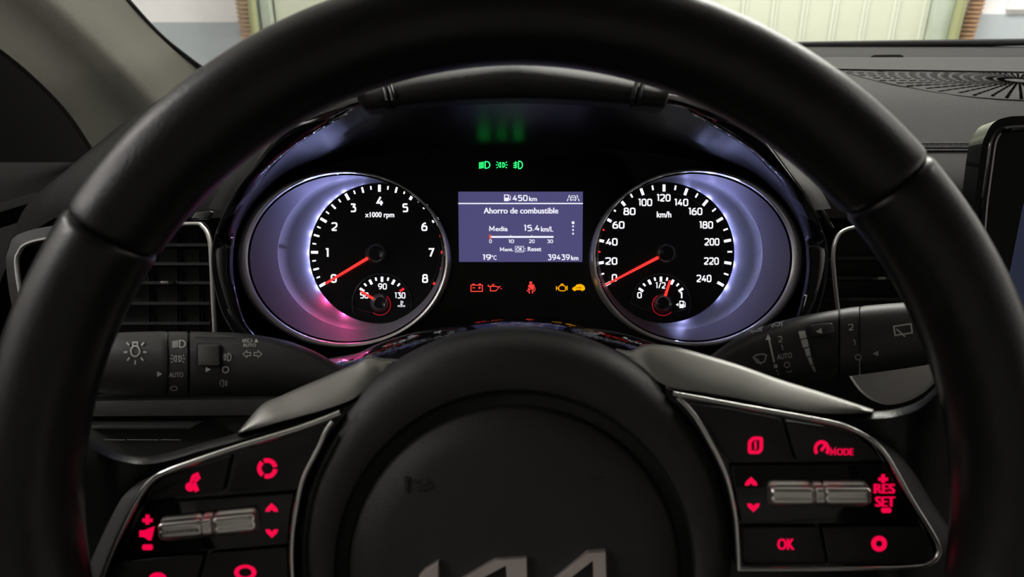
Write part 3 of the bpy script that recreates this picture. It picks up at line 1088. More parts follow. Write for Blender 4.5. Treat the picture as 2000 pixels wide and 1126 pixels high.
def led(px, py, d, power, col, rad=.0007):
    l = bpy.data.lights.new('gauge_led', 'POINT')
    l.energy = power
    l.color = col
    l.shadow_soft_size = rad
    o = bpy.data.objects.new('gauge_led', l)
    COL.objects.link(o)
    o.parent = cl
    o.location = MW[cl.name].inverted() @ V(px, py, d)


LED_P = 0.0027
# --- rev counter (left) ---
TC = (741, 494)
tach = gauge(-1, (669, 505, 208, 173.5), TC, 137, (734, 494))
DT = D_DIAL - .0003
for k in range(33):
    a = 209 - k * 29.75 / 4
    u = k / 4
    red = u > 6.3
    if k % 4 == 0: r0, r1, w = 120, 133.5, 5.2
    elif k % 2 == 0: r0, r1, w = 122, 133, 3.6
    else: r0, r1, w = 125, 132, 2.6
    tick(tach, redt_e if red else white_e, TC, a, r0, r1, w, DT)
for k in range(9):
    a = 209 - k * 29.75
    rr = 102
    h = 17
    vs, fs = put(place(flat_digits(str(k), .21), TC[0] + rr * math.cos(R(a)), TC[1] - rr * math.sin(R(a)), None, h), DT)
    G().add(vs, fs).obj('numeral', num_e, tach, smooth=0)
decal('lettering', num_e, tach, flat_text('x1000 rpm', .02), 741.5, 420.5, DT, w=57, h=13.5)
# --- speedometer (right) ---
SP = (1297, 493)
speedo = gauge(1, (1363, 503, 207, 174), SP, 137.5, (1302, 493.5))
for k in range(25):
    a = 209 - k * 238 / 24
    if k % 2 == 0: r0, r1, w = 119.5, 133, 5.2
    else: r0, r1, w = 124, 133, 3.0
    tick(speedo, redt_e if k in (3, 5) else white_e, SP, a, r0, r1, w, DT)
lab = {0: (1200, 542), 20: (1194, 509.5), 40: (1194.5, 472), 60: (1208, 439), 80: (1229.5, 412.5), 100: (1260.5, 395), 120: (1296.5, 386), 140: (1331, 395), 160: (1358.5, 412.5), 180: (1379.5, 439), 200: (1390.5, 472), 220: (1389.5, 509.5), 240: (1375, 543.5)}
for k, (x, y) in lab.items():
    w = {1: 10.5, 2: 23.5, 3: 29}[len(str(k))] - (2.5 if 100 <= k < 200 else 0)
    vs, fs = put(place(flat_digits(str(k), .2), x, y, w, 14.5), DT)
    G().add(vs, fs).obj('numeral', num_e, speedo, smooth=0)
decal('lettering', num_e, speedo, flat_text('km/h', .02), 1297, 418.5, DT, w=28.5, h=12)


# --- small gauges ---
def small(dl, c, labels, red_last):
    g = G()
    pts = [V(c[0] + 58 * math.cos(R(a)), c[1] - 58 * math.sin(R(a)), DT + .0001) for a in range(-20, 201, 5)]
    g.tube(pts, .0003, 5)
    g.obj('small_dial_rim', mat('small_rim', (0.05, 0.05, 0.06), 0.3), dl)
    for k in range(9):
        a = 146 - k * 14
        big = k % 2 == 0
        tick(dl, redt_e if (red_last and k == 8) else white_e, c, a, 42 if big else 45.5, 52, 4.6 if big else 3.2, DT)
    for s, x, y, w, h in labels:
        vs, fs = put(place(flat_digits(s, .2), x, y, w, h), DT)
        G().add(vs, fs).obj('numeral', num_e, dl, smooth=0)


small(tach, (746, 592), (('50', 711.5, 576.5, 16.5, 12), ('90', 747, 559, 17, 12), ('130', 781.5, 576.5, 20.5, 12)), True)
small(speedo, (1291, 592), (('0', 1249, 576, 9, 12), ('1/2', 1290.5, 557, 19, 12.5), ('1', 1330.5, 576, 4.5, 12)), False)
decal('coolant_symbol', num_e, tach, icon('temp'), 784, 593, DT, w=15, h=12)
decal('fuel_symbol', num_e, speedo, icon('pump'), 1333, 594, DT, w=12, h=14)
decal('fuel_arrow', num_e, speedo, icon('tri_l'), 1322.5, 594.5, DT, w=5, h=6)
hub((734, 494), 15.5, .4310)
hub((1302, 494), 15.5, .4310)
hub((742, 591), 12.5, .4325)
hub((1295, 592), 12.5, .4325)
needle((734, 494), 211, 17, 116, 6.0, 4.0, .4335)
needle((1302, 494), 207.5, 17, 134, 6.0, 3.6, .4335)
needle((742, 591), 149, 13, 44, 5.0, 4.0, .4345)
needle((1295, 592), 72, 13, 47, 5.0, 4.0, .4345)
for c in ((742, 591), (1295, 592)):
    g = G()
    g.tube([V(c[0] + 21 * math.cos(R(a)), c[1] + 3 - 21 * math.sin(R(a)), DT) for a in (range(-130, 60, 10) if c[0] < 1000 else range(120, 330, 10))], .00025, 5)
    g.obj('needle_glow_rim', glow('dim_red', (0.35, 0.006, 0.02), 1.0), cl)
# light sources under the dial edges, blue behind the divisions, red added for needle glow
blue = (0.45, 0.50, 1.0)
for k in range(0, 19):
    a = 209 - k * 29.75 / 4
    p = LED_P * (1.35 if k % 2 == 0 else 0.5)
    led(TC[0] + 134.8 * math.cos(R(a)), TC[1] - 134.8 * math.sin(R(a)), .4387, p, blue, .0003)
led(TC[0] + 134.5 * math.cos(R(221)), TC[1] - 134.5 * math.sin(R(221)), .4385, .007, (1.0, 0.06, 0.24), .0006)  # red lamps added for the needle's pink glow on the bowl
led(TC[0] + 134.5 * math.cos(R(240)), TC[1] - 134.5 * math.sin(R(240)), .4385, .0055, (1.0, 0.08, 0.34), .0006)
led(TC[0] + 132 * math.cos(R(280)), TC[1] - 132 * math.sin(R(280)), .4385, .003, blue, .0006)
for k in range(9, 26):
    a = 209 - k * 238 / 24
    p = LED_P * (1.5 if k % 2 == 0 else 0.55)
    led(SP[0] + 134.8 * math.cos(R(a)), SP[1] - 134.8 * math.sin(R(a)), .4387, p, blue, .0003)
led(SP[0] + 132 * math.cos(R(286)), SP[1] - 132 * math.sin(R(286)), .4385, .005, blue, .0006)
led(SP[0] + 132 * math.cos(R(230)), SP[1] - 132 * math.sin(R(230)), .4385, .003, (1.0, 0.08, 0.3), .0006)  # red lamp added for the needle's glow here too

# --- central display ---
DD = .4408
g = G()
g.prism([V(895, 374, DD), V(1138.5, 374, DD), V(1137.5, 511, DD), V(896.5, 511, DD)], .0015)
dsp = g.obj('display', screen_e, cl, smooth=0, label='rectangular colour display with white text')
DE = DD - .0002


def dtext(s, x, y, w, h, digits=False, bold=.022):
    decal('display_text', text_e, dsp, flat_digits(s, .2, .32) if digits else flat_text(s, bold), x, y, DE, w=w, h=h)


g = G().prism([V(895, 396, DE), V(1138.5, 396, DE), V(1138.5, 398.2, DE), V(895, 398.2, DE)], .0001)
g.obj('display_line', text_e, dsp, smooth=0)
dtext('450', 1015.5, 386.5, 30, 12, True)
dtext('km', 1041, 388, 15.5, 9)
decal('display_symbol', text_e, dsp, icon('pump'), 991, 386, DE, w=13, h=13)
decal('display_symbol', text_e, dsp, icon('lane'), 1119.5, 386.5, DE, w=25, h=12.5)
dtext('Ahorro de combustible', 1017.5, 411, 146, 11.5)
dtext('Media', 973.5, 445.5, 36.5, 11)
dtext('15.4', 1038.5, 445, 30, 12.5, True)
dtext('km/L', 1068.5, 447, 24, 10)
for y, s in ((434.6, 5), (441.8, 3.2), (448.8, 3.2), (456, 3.2)):
    G().prism([V(1119.3 - s / 2, y - s / 2, DE), V(1119.3 + s / 2, y - s / 2, DE), V(1119.3 + s / 2, y + s / 2, DE), V(1119.3 - s / 2, y + s / 2, DE)], .0001).obj('display_dot', text_e, dsp, smooth=0)
G().prism([V(956, 460.6, DE), V(1081, 460.6, DE), V(1081, 464.1, DE), V(956, 464.1, DE)], .0001).obj('display_bar', text_e, dsp, smooth=0)
for x in (997.5, 1038.5):
    G().prism([V(x - .6, 458.6, DE), V(x + .6, 458.6, DE), V(x + .6, 460.4, DE), V(x - .6, 460.4, DE)], .0001).obj('display_mark', text_e, dsp, smooth=0)
G().prism([V(955.5, 458, DE - .0001), V(959, 458, DE - .0001), V(959, 466.5, DE - .0001), V(955.5, 466.5, DE - .0001)], .0001).obj('display_mark', glow('lit_orange', (0.9, 0.12, 0.05), 1.0), dsp, smooth=0)
for s, x, w in (('0', 958, 5), ('10', 998.6, 10.5), ('20', 1038.7, 11), ('30', 1074.6, 11)):
    dtext(s, x, 470.8, w, 7, True)
dtext('Mant.', 989.5, 486, 26.5, 8.5)
dtext('OK', 1014.6, 486.2, 12.5, 8)
decal('display_frame', text_e, dsp, ribbon([(0, 0), (16.5, 0), (16.5, 11), (0, 11)], .9, True), 1014.6, 486.2, DE, w=17.5, h=12)
dtext(': Reset', 1041, 486, 33, 8.5)
dtext('19', 951, 502, 16, 11.5, True)
dtext('°C', 965, 502.5, 10, 9)
dtext('39439', 1091.5, 502, 42.5, 11.5, True)
dtext('km', 1122.5, 503.3, 14.5, 9)
# --- telltales ---
for kind, x, w, h in (('low_beam', 946.5, 22.5, 14.5), ('position', 980, 23, 13), ('fog', 1012, 18.5, 16)):
    decal('telltale', green_e, cl, icon(kind), x, 321.8, .4413, w=w, h=h, label='green light symbol')
for kind, x, y, w, h, m in (('battery', 931, 561.5, 24, 16, tell_r), ('oil', 966, 561.5, 28, 14, tell_r), ('seatbelt', 1037.3, 561, 18.5, 23.5, tell_r), ('engine', 1097.3, 561, 22.5, 14.5, tell_y), ('car', 1130, 561, 25, 13.5, tell_y)):
    decal('telltale', m, cl, icon(kind), x, y, .4413, w=w, h=h, label='red warning symbol' if m is tell_r else 'amber warning symbol')
decal('telltale_key', matte, cl, icon('key'), 1130.5, 561.5, .4412, w=10, h=4)

# --- leather cap on the hood ---
hc = cr([(697, 190), (702, 202), (720, 216), (760, 210.5), (830, 203), (920, 196.5), (1010, 194), (1100, 196.5), (1190, 202), (1250, 208), (1290, 212), (1301, 204), (1306, 190)], 6)
rowsH = [(8, .3475), (0, .337), (-4, .333), (-15, .331), (-38, .3315), (-56, .334), (-66, .340), (-74, .352), (-86, .40), (-94, .46)]
g = G()
g.loft([[V(1003 + (p.x - 1003) * (.98 if dy > 0 else min(1.0, .345 / dd)), p.y + dy * (1 if dy > 0 else (.62 + .38 * (1 - abs(p.x - 1003) / 310))), dd) for p in hc] for dy, dd in rowsH], closed=False)
g.obj('hood_cap', mat('hood_leather', (0.008, 0.0078, 0.0078), 0.6, bump=0.3, scale=900, detail=4, spec=0.3), cl, smooth=70, label='black leather cap on the cluster hood')
for xx in (757, 768, 1236, 1248):
    k = 1 if xx < 1000 else -1
    yb = 210.5 if xx < 1000 else 207
    G().tube([V(xx + k * 2, yb, .333), V(xx, yb - 15, .3305), V(xx - k * 4, yb - 32, .331), V(xx - k * 8, yb - 46, .335)], .0012, 8).obj('hood_rib', leather2, cl)

# ================================================================= stalks
def stalk_surface(secs, dc, b, n=2.5):
    def yy(x):
        for (x0, t0, b0), (x1, t1, b1) in zip(secs[:-1], secs[1:]):
            if x0 <= x <= x1:
                k = (x - x0) / (x1 - x0)
                return t0 + (t1 - t0) * k, b0 + (b1 - b0) * k
        return secs[-1][1:] if x > secs[-1][0] else secs[0][1:]

    def df(x, y):
        t, bt = yy(x)
        k = min(abs((y - (t + bt) / 2) / ((bt - t) / 2)), .999)
        return dc - b * (1 - k ** n) ** (1 / n)
    return yy, df


def stalk_piece(g, yy, dc, b, x0, x1, n=2.5, grow=0.0, steps=10, seg=36, e0=0, e1=0):
    rings = []
    for i in range(steps + 1):
        x = x0 + (x1 - x0) * i / steps
        t, bt = yy(x)
        sh = 1.0
        if e0 and i == 0: sh = 1 - e0
        if e1 and i == steps: sh = 1 - e1
        yc, a = (t + bt) / 2, ((bt - t) / 2 + grow) * sh
        bb = (b + grow * .0003) * sh
        ring = []
        for k in range(seg):
            c, s = math.cos(2 * math.pi * k / seg), math.sin(2 * math.pi * k / seg)
            ring.append(V(x, yc - a * math.copysign(abs(c) ** (2 / n), c), dc - bb * math.copysign(abs(s) ** (2 / n), s)))
        rings.append(ring)
    g.loft(rings, True, True, True)
    return g


def sm(secs):
    return [tuple(p) for p in cr([Vector(s) for s in secs], 5)]


# light stalk (left)
secs = sm([(170, 700, 735), (180, 676, 758), (196, 660, 766), (228, 650, 770), (330, 647, 772), (420, 648, 773), (480, 651, 773), (560, 665, 774), (620, 688, 774), (660, 712, 776), (700, 728, 782)])
yy, df = stalk_surface(secs, .372, .0145)
ls = root('light_stalk', V(640, 770, .372), 'black stalk with headlamp and turn arrow symbols beside the wheel', 'stalk')
G_ = stalk_piece(G(), yy, .372, .0145, 371, 700, steps=24)
lb = G_.obj('stalk_body', stalk_m, ls, smooth=60)
lc = stalk_piece(G(), yy, .372, .0143, 329, 366, steps=4).obj('collar', stalk_m, ls, smooth=60)
stalk_piece(G(), yy, .372, .0130, 366, 371, steps=1, grow=-3).obj('joint', seam_m, ls)
stalk_piece(G(), yy, .372, .0135, 325, 330, steps=1, grow=-2).obj('joint', seam_m, ls)
lk = stalk_piece(G(), yy, .372, .0150, 170, 327, steps=24, grow=.5, e0=.5, e1=.02).obj('knob', stalk_m, ls, smooth=60)
ld = lambda x, y: df(x, y) - .0004
lp = lambda x, y: df(x, y) - .0012
decal('symbol', print_m, lk, icon('bulb'), 264, 689, lp, w=45, h=45)
decal('symbol', print_m, lk, icon('tri'), 312, 730, lp, w=10, h=11)
decal('symbol', print_m, lc, icon('low_beam'), 349.5, 671, ld, w=27, h=15)
decal('symbol', print_m, lc, icon('position'), 347, 700, ld, w=29, h=16)
decal('lettering', print_m, lc, flat_text('AUTO', .015), 344, 731.5, ld, w=28, h=9.5)
decal('symbol', print_m, lc, icon('ring'), 339.5, 758, ld, w=15, h=9.5)
decal('switch_recess', seam_m, lb, (rrect(381, -731, 430, -668, 6), [tuple(range(20))]), 406, 699, ld, w=48, h=62)
G().prism([V(p[0], -p[1], df(p[0], -p[1]) - .0022) for p in rrect(384.5, -714, 427, -673, 3)], .004, .0006).obj('thumb_switch', stalk_sw, ls)
decal('symbol', print_m, lb, icon('tri'), 407, 721, lambda x, y: df(x, y) - .0008, w=10.5, h=10.5)
decal('symbol', print_m, lb, icon('fog'), 444, 697, ld, w=16, h=16)
decal('symbol', print_m, lb, icon('ring'), 440.5, 721.5, ld, w=14, h=13.5)
decal('symbol', print_m, lb, icon('rear_fog'), 437, 748, ld, w=16, h=14)
decal('symbol', print_m, lb, icon('low_beam'), 483, 664.5, ld, w=20, h=7.5)
decal('symbol', print_m, lb, icon('tri'), 500.5, 664, ld, w=8, h=8, rot=90)
decal('lettering', print_m, lb, flat_text('AUTO', .015), 487, 673.5, ld, w=26, h=6.5)
decal('symbol', print_m, lb, icon('arrow_l'), 482, 691, ld, w=17, h=16)
decal('symbol', print_m, lb, icon('arrow_r'), 504, 691, ld, w=17, h=16)
G().tube([V(x, 658 + (x - 371) * .02, df(x, 662) - .0003) for x in range(382, 470, 8)], .00025, 5).obj('parting_line', seam_m, lb)

# wiper stalk (right)
secs = sm([(1360, 712, 764), (1382, 698, 764), (1438, 659, 762), (1500, 634, 757), (1560, 618, 750), (1636, 604, 738), (1680, 598, 731), (1784, 590, 716), (1822, 596, 708), (1842, 625, 690)])
yy2, df2 = stalk_surface(secs, .372, .0145)
rs = root('wiper_stalk', V(1400, 760, .372), 'black stalk with wiper symbols and speed bars beside the wheel', 'stalk')
rb_ = stalk_piece(G(), yy2, .372, .0145, 1360, 1637, steps=24).obj('stalk_body', stalk_m, rs, smooth=60)
stalk_piece(G(), yy2, .372, .0130, 1637, 1641, steps=1, grow=-3).obj('joint', seam_m, rs)
rc_ = stalk_piece(G(), yy2, .372, .0144, 1641, 1678, steps=4).obj('collar', stalk_m, rs, smooth=60)
rk_ = stalk_piece(G(), yy2, .372, .0150, 1680, 1842, steps=24, grow=.5, e0=.02, e1=.5).obj('knob', stalk_m, rs, smooth=60)
rd = lambda x, y: df2(x, y) - .0004
rp = lambda x, y: df2(x, y) - .0012
T = 9
decal('symbol', print_m, rb_, icon('spray'), 1478, 643.5, rd, w=27, h=11, rot=T)
decal('symbol', print_m, rb_, icon('spray'), 1518, 632.5, rd, w=28, h=11, rot=T)
g = G()
for p in ((ribbon([(1502, 662), (1512, 707)], 3.4)), ([(1500, 652), (1495, 664), (1506, 662)], [(0, 1, 2)]), (disc(1515, 714.5, 4.2, 12), [tuple(range(12))]), (disc(1518, 724, 1.6, 8), [tuple(range(8))]), (disc(1520, 730, 1.6, 8), [tuple(range(8))])):
    g.add(*put(p, rd))
g.obj('arrow_mark', print_m, rb_, smooth=0)
decal('lettering', print_m, rb_, flat_digits('2', .14), 1524, 662, rd, w=8, h=12, rot=T)
decal('lettering', print_m, rb_, flat_digits('1', .14), 1527.5, 678.5, rd, w=3, h=10, rot=T)
decal('lettering', print_m, rb_, flat_text('AUTO', .015), 1532, 695, rd, w=30, h=10.5, rot=T)
decal('symbol', print_m, rb_, icon('ring'), 1537, 712, rd, w=12, h=12)
decal('symbol', print_m, rb_, ribbon(arc(0, 0, 6, 200, 340, 8, 3), 1.6), 1541.5, 725, rd, w=12, h=4, rot=T)
decal('symbol', print_m, rb_, icon('wiper'), 1485, 701, rd, w=29, h=21, rot=T)
seg = [((1559, 647), (1572, 645), (1576, 659), (1563, 661.5)), ((1564, 663.5), (1576.5, 661), (1580, 676), (1568.5, 679)), ((1571, 681), (1580.5, 678.5), (1583.5, 694), (1575, 696)), ((1577, 698), (1584, 696), (1588, 711), (1583, 713)), ((1584, 715), (1589, 713), (1594, 725), (1591, 726))]
for q in seg:
    G().add(*put((list(q), [(0, 1, 2, 3)]), rd)).obj('speed_bar', print_m, rb_, smooth=0)
rec = [(1579, 636), (1584, 630), (1625, 626), (1631, 630), (1640, 716), (1600, 722), (1590, 690)]
G().add(*put((soften(rec, 4, True), [tuple(range(len(soften(rec, 4, True))))]), rd)).obj('switch_recess', seam_m, rb_, smooth=0)
G().prism([V(a, b, df2(a, b) - .0020) for a, b in soften([(1582, 638), (1586, 634), (1624, 630), (1628, 633), (1631, 650), (1586, 657)], 3, True)], .004, .0006).obj('thumb_switch', stalk_m, rs)
decal('symbol', print_m, rb_, icon('tri_l'), 1599, 646.5, lambda x, y: df2(x, y) - .0026, w=12, h=11, rot=T)
decal('lettering', print_m, rc_, flat_digits('2', .14), 1662, 638.5, rd, w=10, h=12.5, rot=T)
decal('lettering', print_m, rc_, flat_digits('1', .14), 1668.5, 668, rd, w=3.5, h=11, rot=T)
decal('symbol', print_m, rc_, icon('ring'), 1676, 697, rd, w=13, h=12)
decal('symbol', print_m, rk_, icon('tri_l'), 1710, 690, rp, w=11, h=11)
decal('symbol', print_m, rk_, icon('rear_wiper'), 1764, 645.5, rp, w=37, h=25, rot=T)

# ================================================================= steering wheel
DW = .245
WC = (1011, 986)
sw = root('steering_wheel', V(WC[0], WC[1], DW + .04), 'black leather steering wheel with grey spokes and red lit buttons', 'steering wheel')
RW = 0.1684
RT_ = 0.0160
hubc = V(WC[0], WC[1], DW)


def rim_ring(a, rt, seg=28):
    ca, sa = math.cos(R(a)), math.sin(R(a))
    rad = RT * ca + UP * sa
    ring = []
    for k in range(seg):
        t = 2 * math.pi * k / seg
        # slightly oval section, a little flatter on the driver's side
        ring.append(hubc + rad * (RW + rt * math.cos(t)) - FW * (rt * (1.02 if math.sin(t) > 0 else 1.12) * math.sin(t)))
    return ring


def rim_seg(a0, a1, m):
    g = G()
    n = max(int((a1 - a0) / 2), 8)
    rings = []
    for i, (da, k) in enumerate(((0, .90), (.25, .955), (.6, .985), (1.0, 1.0))):
        rings.append(rim_ring(a0 + da, RT_ * k))
    for i in range(1, n):
        a = a0 + (a1 - a0) * i / n
        if a0 + 1.2 < a < a1 - 1.2: rings.append(rim_ring(a, RT_))
    for da, k in ((1.0, 1.0), (.6, .985), (.25, .955), (0, .90)):
        rings.append(rim_ring(a1 - da, RT_ * k))
    g.loft(rings, True, True, True)
    return g.obj('rim_cover', m, sw, smooth=70)


rim_seg(41, 146, leather)
rim_seg(146, 222, leather2)
rim_seg(222, 325, leather)
rim_seg(325, 401, leather2)

# airbag cover
rg = [(1005, 1068, 432, .312), (1005, 1068, 430, .292), (1005, 1069, 425, .284), (1005, 1073, 413, .2785), (1005, 1080, 398, .2755), (1005, 1092, 380, .2745), (1005, 1104, 365, .2748), (1005, 1113, 354, .2765)]
g = G()
g.loft([ell(a, b, c, c, d, 120) for a, b, c, d in rg])
g.obj('airbag_ring', soft, sw, smooth=70)
g = G()
g.loft([ell(1005, 1113, 354, 354, .2765, 120), ell(1005, 1115, 347, 347, .2815, 120), ell(1005, 1115, 326, 326, .2815, 120), ell(1005, 1115, 320, 320, .2780, 120)])
g.obj('airbag_groove', softdk, sw, smooth=50)
g = G()
g.loft([ell(1005, 1115, 320, 320, .2780, 120), ell(1005, 1115, 314, 314, .2765, 120), ell(1005, 1115, 250, 250, .2745, 120), ell(1005, 1115, 150, 150, .2732, 120), ell(1005, 1115, 60, 60, .2726, 120), ell(1005, 1115, .1, .1, .2725, 120)])
ab = g.obj('airbag_cover', soft, sw, smooth=50)


def ad(x, y):
    r = math.hypot(x - 1005, y - 1115)
    return .2725 + .004 * (r / 320) ** 2 + (.0003 if r > 250 else 0) - .0007


decal('horn_mark', softdk, ab, icon('horn'), 815, 945, lambda x, y: ad(x, y) - .0008, w=50, h=32)
decal('horn_mark', softdk, ab, ribbon(soften([(0, 0), (10, 8), (26, 5), (34, 10)], 4), 3), 1163, 934, lambda x, y: ad(x, y) - .0008, w=36, h=10)
# emblem letters
em = [[(818, 1126), (829, 1114), (856, 1097), (857, 1168), (834, 1168), (834, 1140), (818, 1150)],
      [(857, 1158), (910, 1126), (968, 1092), (1029, 1089), (1031, 1168), (990, 1168), (990, 1100), (946, 1126), (872, 1168), (857, 1168)],
      [(1031, 1168), (1090, 1126), (1148, 1079), (1183, 1077), (1186, 1168), (1159, 1168), (1160, 1089.5), (1117, 1126), (1065, 1168)]]
for q in em:
    G().prism([V(x, y, .2702) for x, y in q], .0035, .0004).obj('emblem_letter', emblem_m, sw, smooth=0, label='pinkish silver letter of the wheel emblem')

# satin spoke tops (their face leans up towards the windscreen)
def sheet(name, m, upper, lower, back=.006, label=None, nn=6):
    U = cr(upper, nn)
    L = cr(lower, nn)
    n = min(len(U), len(L))
    U, L = U[:n], L[:n]
    g = G()
    rows = []
    rows.append([V(p.x, p.y - 1, p.z + .012) for p in U])
    rows.append([V(p.x, p.y, p.z) for p in U])
    for t in (.12, .5, .88):
        rows.append([V(p.x + (q.x - p.x) * t, p.y + (q.y - p.y) * t, p.z + (q.z - p.z) * t - .0016 * (1 - (2 * t - 1) ** 2)) for p, q in zip(U, L)])
    rows.append([V(q.x, q.y, q.z) for q in L])
    rows.append([V(q.x, q.y + 2, q.z + .010) for q in L])
    g.loft(rows, closed=False)
    return g.obj(name, m, sw, smooth=60, label=label)


sheet('spoke_top', satin,
      [(777, 702, .296), (748, 700, .295), (720, 697, .294), (690, 712, .294), (640, 734, .294), (590, 755, .293), (545, 775, .292), (510, 792, .290), (466, 843, .284)],
      [(779, 706, .296), (757, 721, .292), (738, 738, .288), (715, 758, .285), (688, 779, .282), (640, 797, .281), (590, 811, .281), (535, 826, .281), (464, 847, .282)], label='satin grey spoke cover')
sheet('spoke_top', satin,
      [(1203, 681, .296), (1232, 685, .295), (1262, 673, .294), (1320, 678, .294), (1385, 695, .294), (1450, 715, .293), (1520, 740, .292), (1610, 768, .289), (1706, 800, .284)],
      [(1202, 685, .296), (1240, 712, .291), (1275, 738, .286), (1314, 757, .282), (1370, 765, .281), (1435, 776, .281), (1510, 790, .281), (1600, 806, .281), (1700, 806, .283)], label='satin grey spoke cover')

# spoke bodies
lsp = cr([(700, 772, .2845), (640, 798, .2845), (560, 820, .2845), (465, 848, .2845), (390, 868, .286), (330, 886, .287), (280, 894, .287), (225, 885, .281), (185, 866, .272), (150, 838, .262), (120, 800, .252)], 4)
g = G()
rows = [[V(p.x, p.y - 3, p.z + .02) for p in lsp], [V(p.x, p.y, p.z) for p in lsp], [V(p.x, p.y + 12, p.z - .003) for p in lsp], [V(p.x, p.y + 70, max(p.z, .282)) for p in lsp]]
for yb, k in ((1126, .5), (1330, 1.0)):
    rows.append([V(p.x + (8 if p.x > 400 else 0), max(yb, p.y + 90), max(p.z, .284)) for p in lsp])
g.loft(rows, closed=False)
g.obj('spoke', leather, sw, smooth=60)
rsp = cr([(1300, 745, .2845), (1370, 768, .2845), (1440, 780, .2845), (1540, 800, .2845), (1640, 810, .286), (1700, 806, .287), (1750, 801, .284), (1795, 786, .276), (1830, 755, .265), (1860, 715, .254), (1885, 670, .248)], 4)
g = G()
rows = [[V(p.x, p.y - 3, p.z + .02) for p in rsp], [V(p.x, p.y, p.z) for p in rsp], [V(p.x, p.y + 12, p.z - .003) for p in rsp], [V(p.x, p.y + 70, max(p.z, .282)) for p in rsp]]
for yb in (1126, 1330):
    rows.append([V(p.x - (8 if p.x < 1600 else 0), max(yb, p.y + 90), max(p.z, .284)) for p in rsp])
g.loft(rows, closed=False)
g.obj('spoke', leather, sw, smooth=60)

DB = .2755   # switch panel face
DTR = .2735  # trim strip
# gloss switch panels inside the trims
Lout = [(665, 806), (580, 838), (457, 875), (365, 906), (325, 921), (301, 934), (282, 954), (258, 994), (227, 1058), (199, 1126), (176, 1200), (168, 1250)]
Linn = [(650, 822), (636, 842), (623, 872), (592, 934), (578, 995), (570, 1057), (571, 1126), (580, 1200), (588, 1250)]
Rout = [(1314, 768), (1390, 782), (1471, 797), (1609, 822), (1660, 836), (1705, 862), (1735, 896), (1780, 975), (1826, 1050), (1833, 1078), (1818, 1098), (1780, 1107), (1643, 1110.5), (1444, 1111)]
Rinn = [(1322, 776), (1345, 798), (1371, 835), (1414, 919), (1434, 997), (1440, 1060), (1442, 1112)]


def trim(name, path, d, r, flat=1.0, n=6):
    pts = [V(p.x, p.y, d) for p in cr(path, n)]
    return G().tube(pts, r, 10, flat=flat).obj(name, chrome, sw, smooth=60, label='satin chrome trim strip')


lo_ = [(p.x, p.y) for p in cr(Lout, 4)] + [(p.x, p.y) for p in cr(Linn, 4)][::-1]
ro_ = [(p.x, p.y) for p in cr(Rout, 4)] + [(p.x, p.y) for p in cr(Rinn, 4)][::-1][1:-1]
G().prism([V(x, y, DB + .0025) for x, y in lo_], .006).obj('switch_panel', gloss, sw, smooth=0)
G().prism([V(x, y, DB + .0025) for x, y in ro_], .006).obj('switch_panel', gloss, sw, smooth=0)
trim('trim_strip', Lout, DTR, .00125)
trim('trim_strip', Linn, DTR, .0011)
trim('trim_strip', Rout, DTR, .0010)
trim('trim_strip', Rinn, DTR, .0011)
# grey lip outside the left trim
g = G()
Lx = cr(Lout[3:], 4)
g.loft([[V(p.x - 2, p.y, DTR + .001) for p in Lx], [V(p.x - 16 * min(1, i / 14), p.y + 1, DTR + .002) for i, p in enumerate(Lx)], [V(p.x - 34 * min(1, i / 14), p.y + 2, DTR + .006) for i, p in enumerate(Lx)]], closed=False)
g.obj('spoke_lip', stalk_m, sw, smooth=60)
Rx = cr(Rout[3:10], 4)
g = G()
g.loft([[V(p.x + 3, p.y, DTR + .001) for p in Rx], [V(p.x + 22 * min(1, i / 14), p.y + 1, DTR + .004) for i, p in enumerate(Rx)], [V(p.x + 40 * min(1, i / 14), p.y + 2, DTR + .010) for i, p in enumerate(Rx)]], closed=False)
g.obj('spoke_lip', matte, sw, smooth=60)


def button(poly, icons, m=None):
    o = G().prism([V(x, y, DB) for x, y in soften(poly, 5, True)], .004, .0005).obj('button', m or button_m, sw, smooth=30)
    for it in icons:
        vf, x, y, w, h = it[:5]
        decal('lit_symbol', btn_e, o, vf, x, y, DB - .0003, w=w, h=h, rot=it[5] if len(it) > 5 else 0)
    return o


IC = icon
# left bank
button([(470, 883), (585, 850), (628, 832), (640, 838), (612, 880), (585, 938), (576, 953), (444, 963)], [(IC('loop'), 522, 914, 40, 40)])
button([(318, 934), (380, 912), (450, 890), (434, 960), (282, 977), (292, 955)], [(IC('talk'), 377, 941, 30, 40)])
button([(226, 1097), (398, 1081), (376, 1160), (350, 1230), (188, 1230), (204, 1150)], [(IC('phone'), 308, 1129, 36, 24)])
button([(407, 1080), (560, 1068), (562, 1126), (570, 1230), (360, 1230), (390, 1140)], [(IC('hatch'), 479, 1117, 44, 30)])
midL = button([(278, 984), (574, 961), (566, 1000), (560, 1062), (228, 1090), (250, 1035)], [(IC('plus'), 288, 1014, 20, 19), (IC('mute'), 287, 1041, 30, 28), (IC('dash'), 288, 1068, 21, 11), (IC('chev_u'), 530.5, 990, 25, 17), (IC('chev_d'), 531, 1041.5, 25, 17)], gloss)
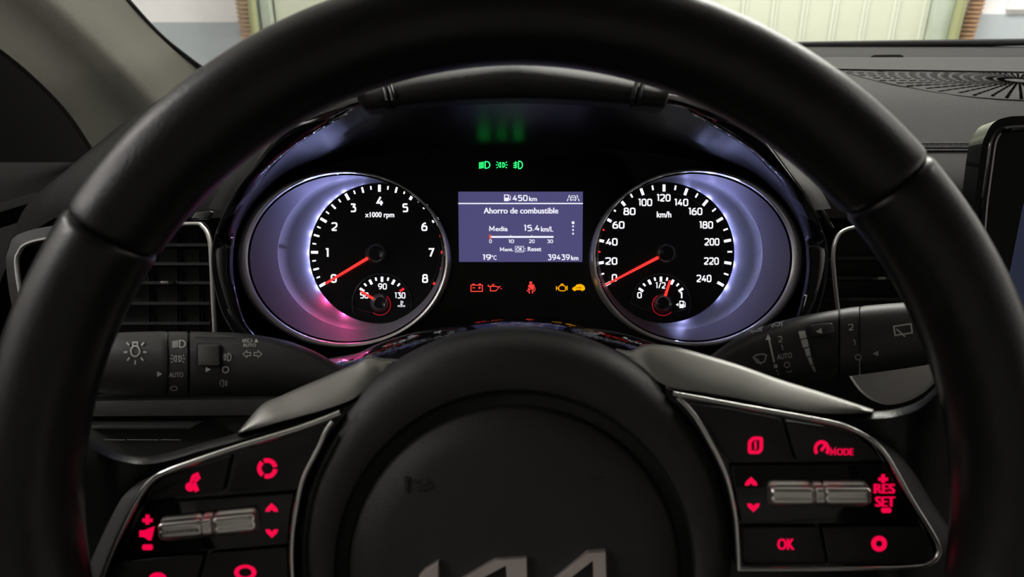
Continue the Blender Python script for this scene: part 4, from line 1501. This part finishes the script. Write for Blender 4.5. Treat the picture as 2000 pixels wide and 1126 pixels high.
# right bank
button([(1342, 788), (1420, 797), (1524, 818), (1548, 899), (1428, 901), (1405, 870), (1375, 818)], [(IC('pages'), 1475.5, 869, 30, 34)])
o = button([(1534, 820), (1610, 832), (1655, 846), (1695, 867), (1722, 898), (1556, 899)], [(IC('cruise'), 1605, 873, 31, 28), (flat_text('MODE', .045), 1644, 880, 46, 17)])
midR = button([(1428, 908), (1734, 905), (1770, 970), (1798, 1022), (1450, 1022), (1440, 975)], [(IC('chev_u'), 1467, 939, 25, 17), (IC('chev_d'), 1471.5, 991, 25, 17), (IC('plus'), 1725, 934, 19, 17), (flat_text('RES', .05), 1727.5, 953.5, 42, 19), (flat_text('SET', .05), 1729, 979, 40, 20), (IC('dash'), 1731, 996, 20, 10)], gloss)
button([(1450, 1029), (1600, 1029), (1614, 1102), (1452, 1104)], [(flat_text('OK', .05), 1535, 1062, 34, 22)])
button([(1606, 1029), (1800, 1029), (1822, 1068), (1822, 1088), (1806, 1098), (1770, 1101), (1620, 1102)], [(ribbon(disc(0, 0, .42, 24), .36, True), 1717, 1061, 31, 31)])


# rollers
def barrel(p0, p1, r, d, knurl=False):
    a, b = V(p0[0], p0[1], d), V(p1[0], p1[1], d)
    rings = []
    n = 48
    ax = (b - a).normalized()
    u1 = ax.cross(FW).normalized()
    u2 = ax.cross(u1).normalized()
    st = [(0, .80), (.04, .95), (.1, 1.0)] + [(.1 + .8 * k / 16, 1.0) for k in range(1, 17)] + [(.96, .95), (1, .80)]
    for t, k in st:
        ring = []
        for j in range(n):
            an = 2 * math.pi * j / n
            fl = 1.0 + .07 * math.cos(6 * an)
            ring.append(a + (b - a) * t + (u1 * math.cos(an) + u2 * math.sin(an)) * (r * k * fl))
        rings.append(ring)
    o = G().loft(rings, True, True, True).obj('roller', roller_m, sw, smooth=40, label='ribbed satin metal thumb roller')
    if knurl:
        for k in range(14):
            t = .1 + .82 * k / 13
            c = a + (b - a) * t - FW * (r * .98)
            G().tube([c + u1 * r * .05, c - u1 * r * .55 + FW * r * .22], .00045, 6).obj('knurl', roller_m, o)
    return o


rr = 23.5 / F * .272
barrel((318, 1032), (401, 1024), rr, .2745, True)
barrel((423, 1022), (504, 1014), rr * 1.05, .2745)
barrel((403, 1024), (421, 1022), rr * 1.0, .2742)
barrel((1500, 963), (1583, 963), rr * 1.05, .2745)
barrel((1604, 963), (1692, 963), rr * 1.05, .2745)
barrel((1585, 963), (1602, 963), rr, .2742)
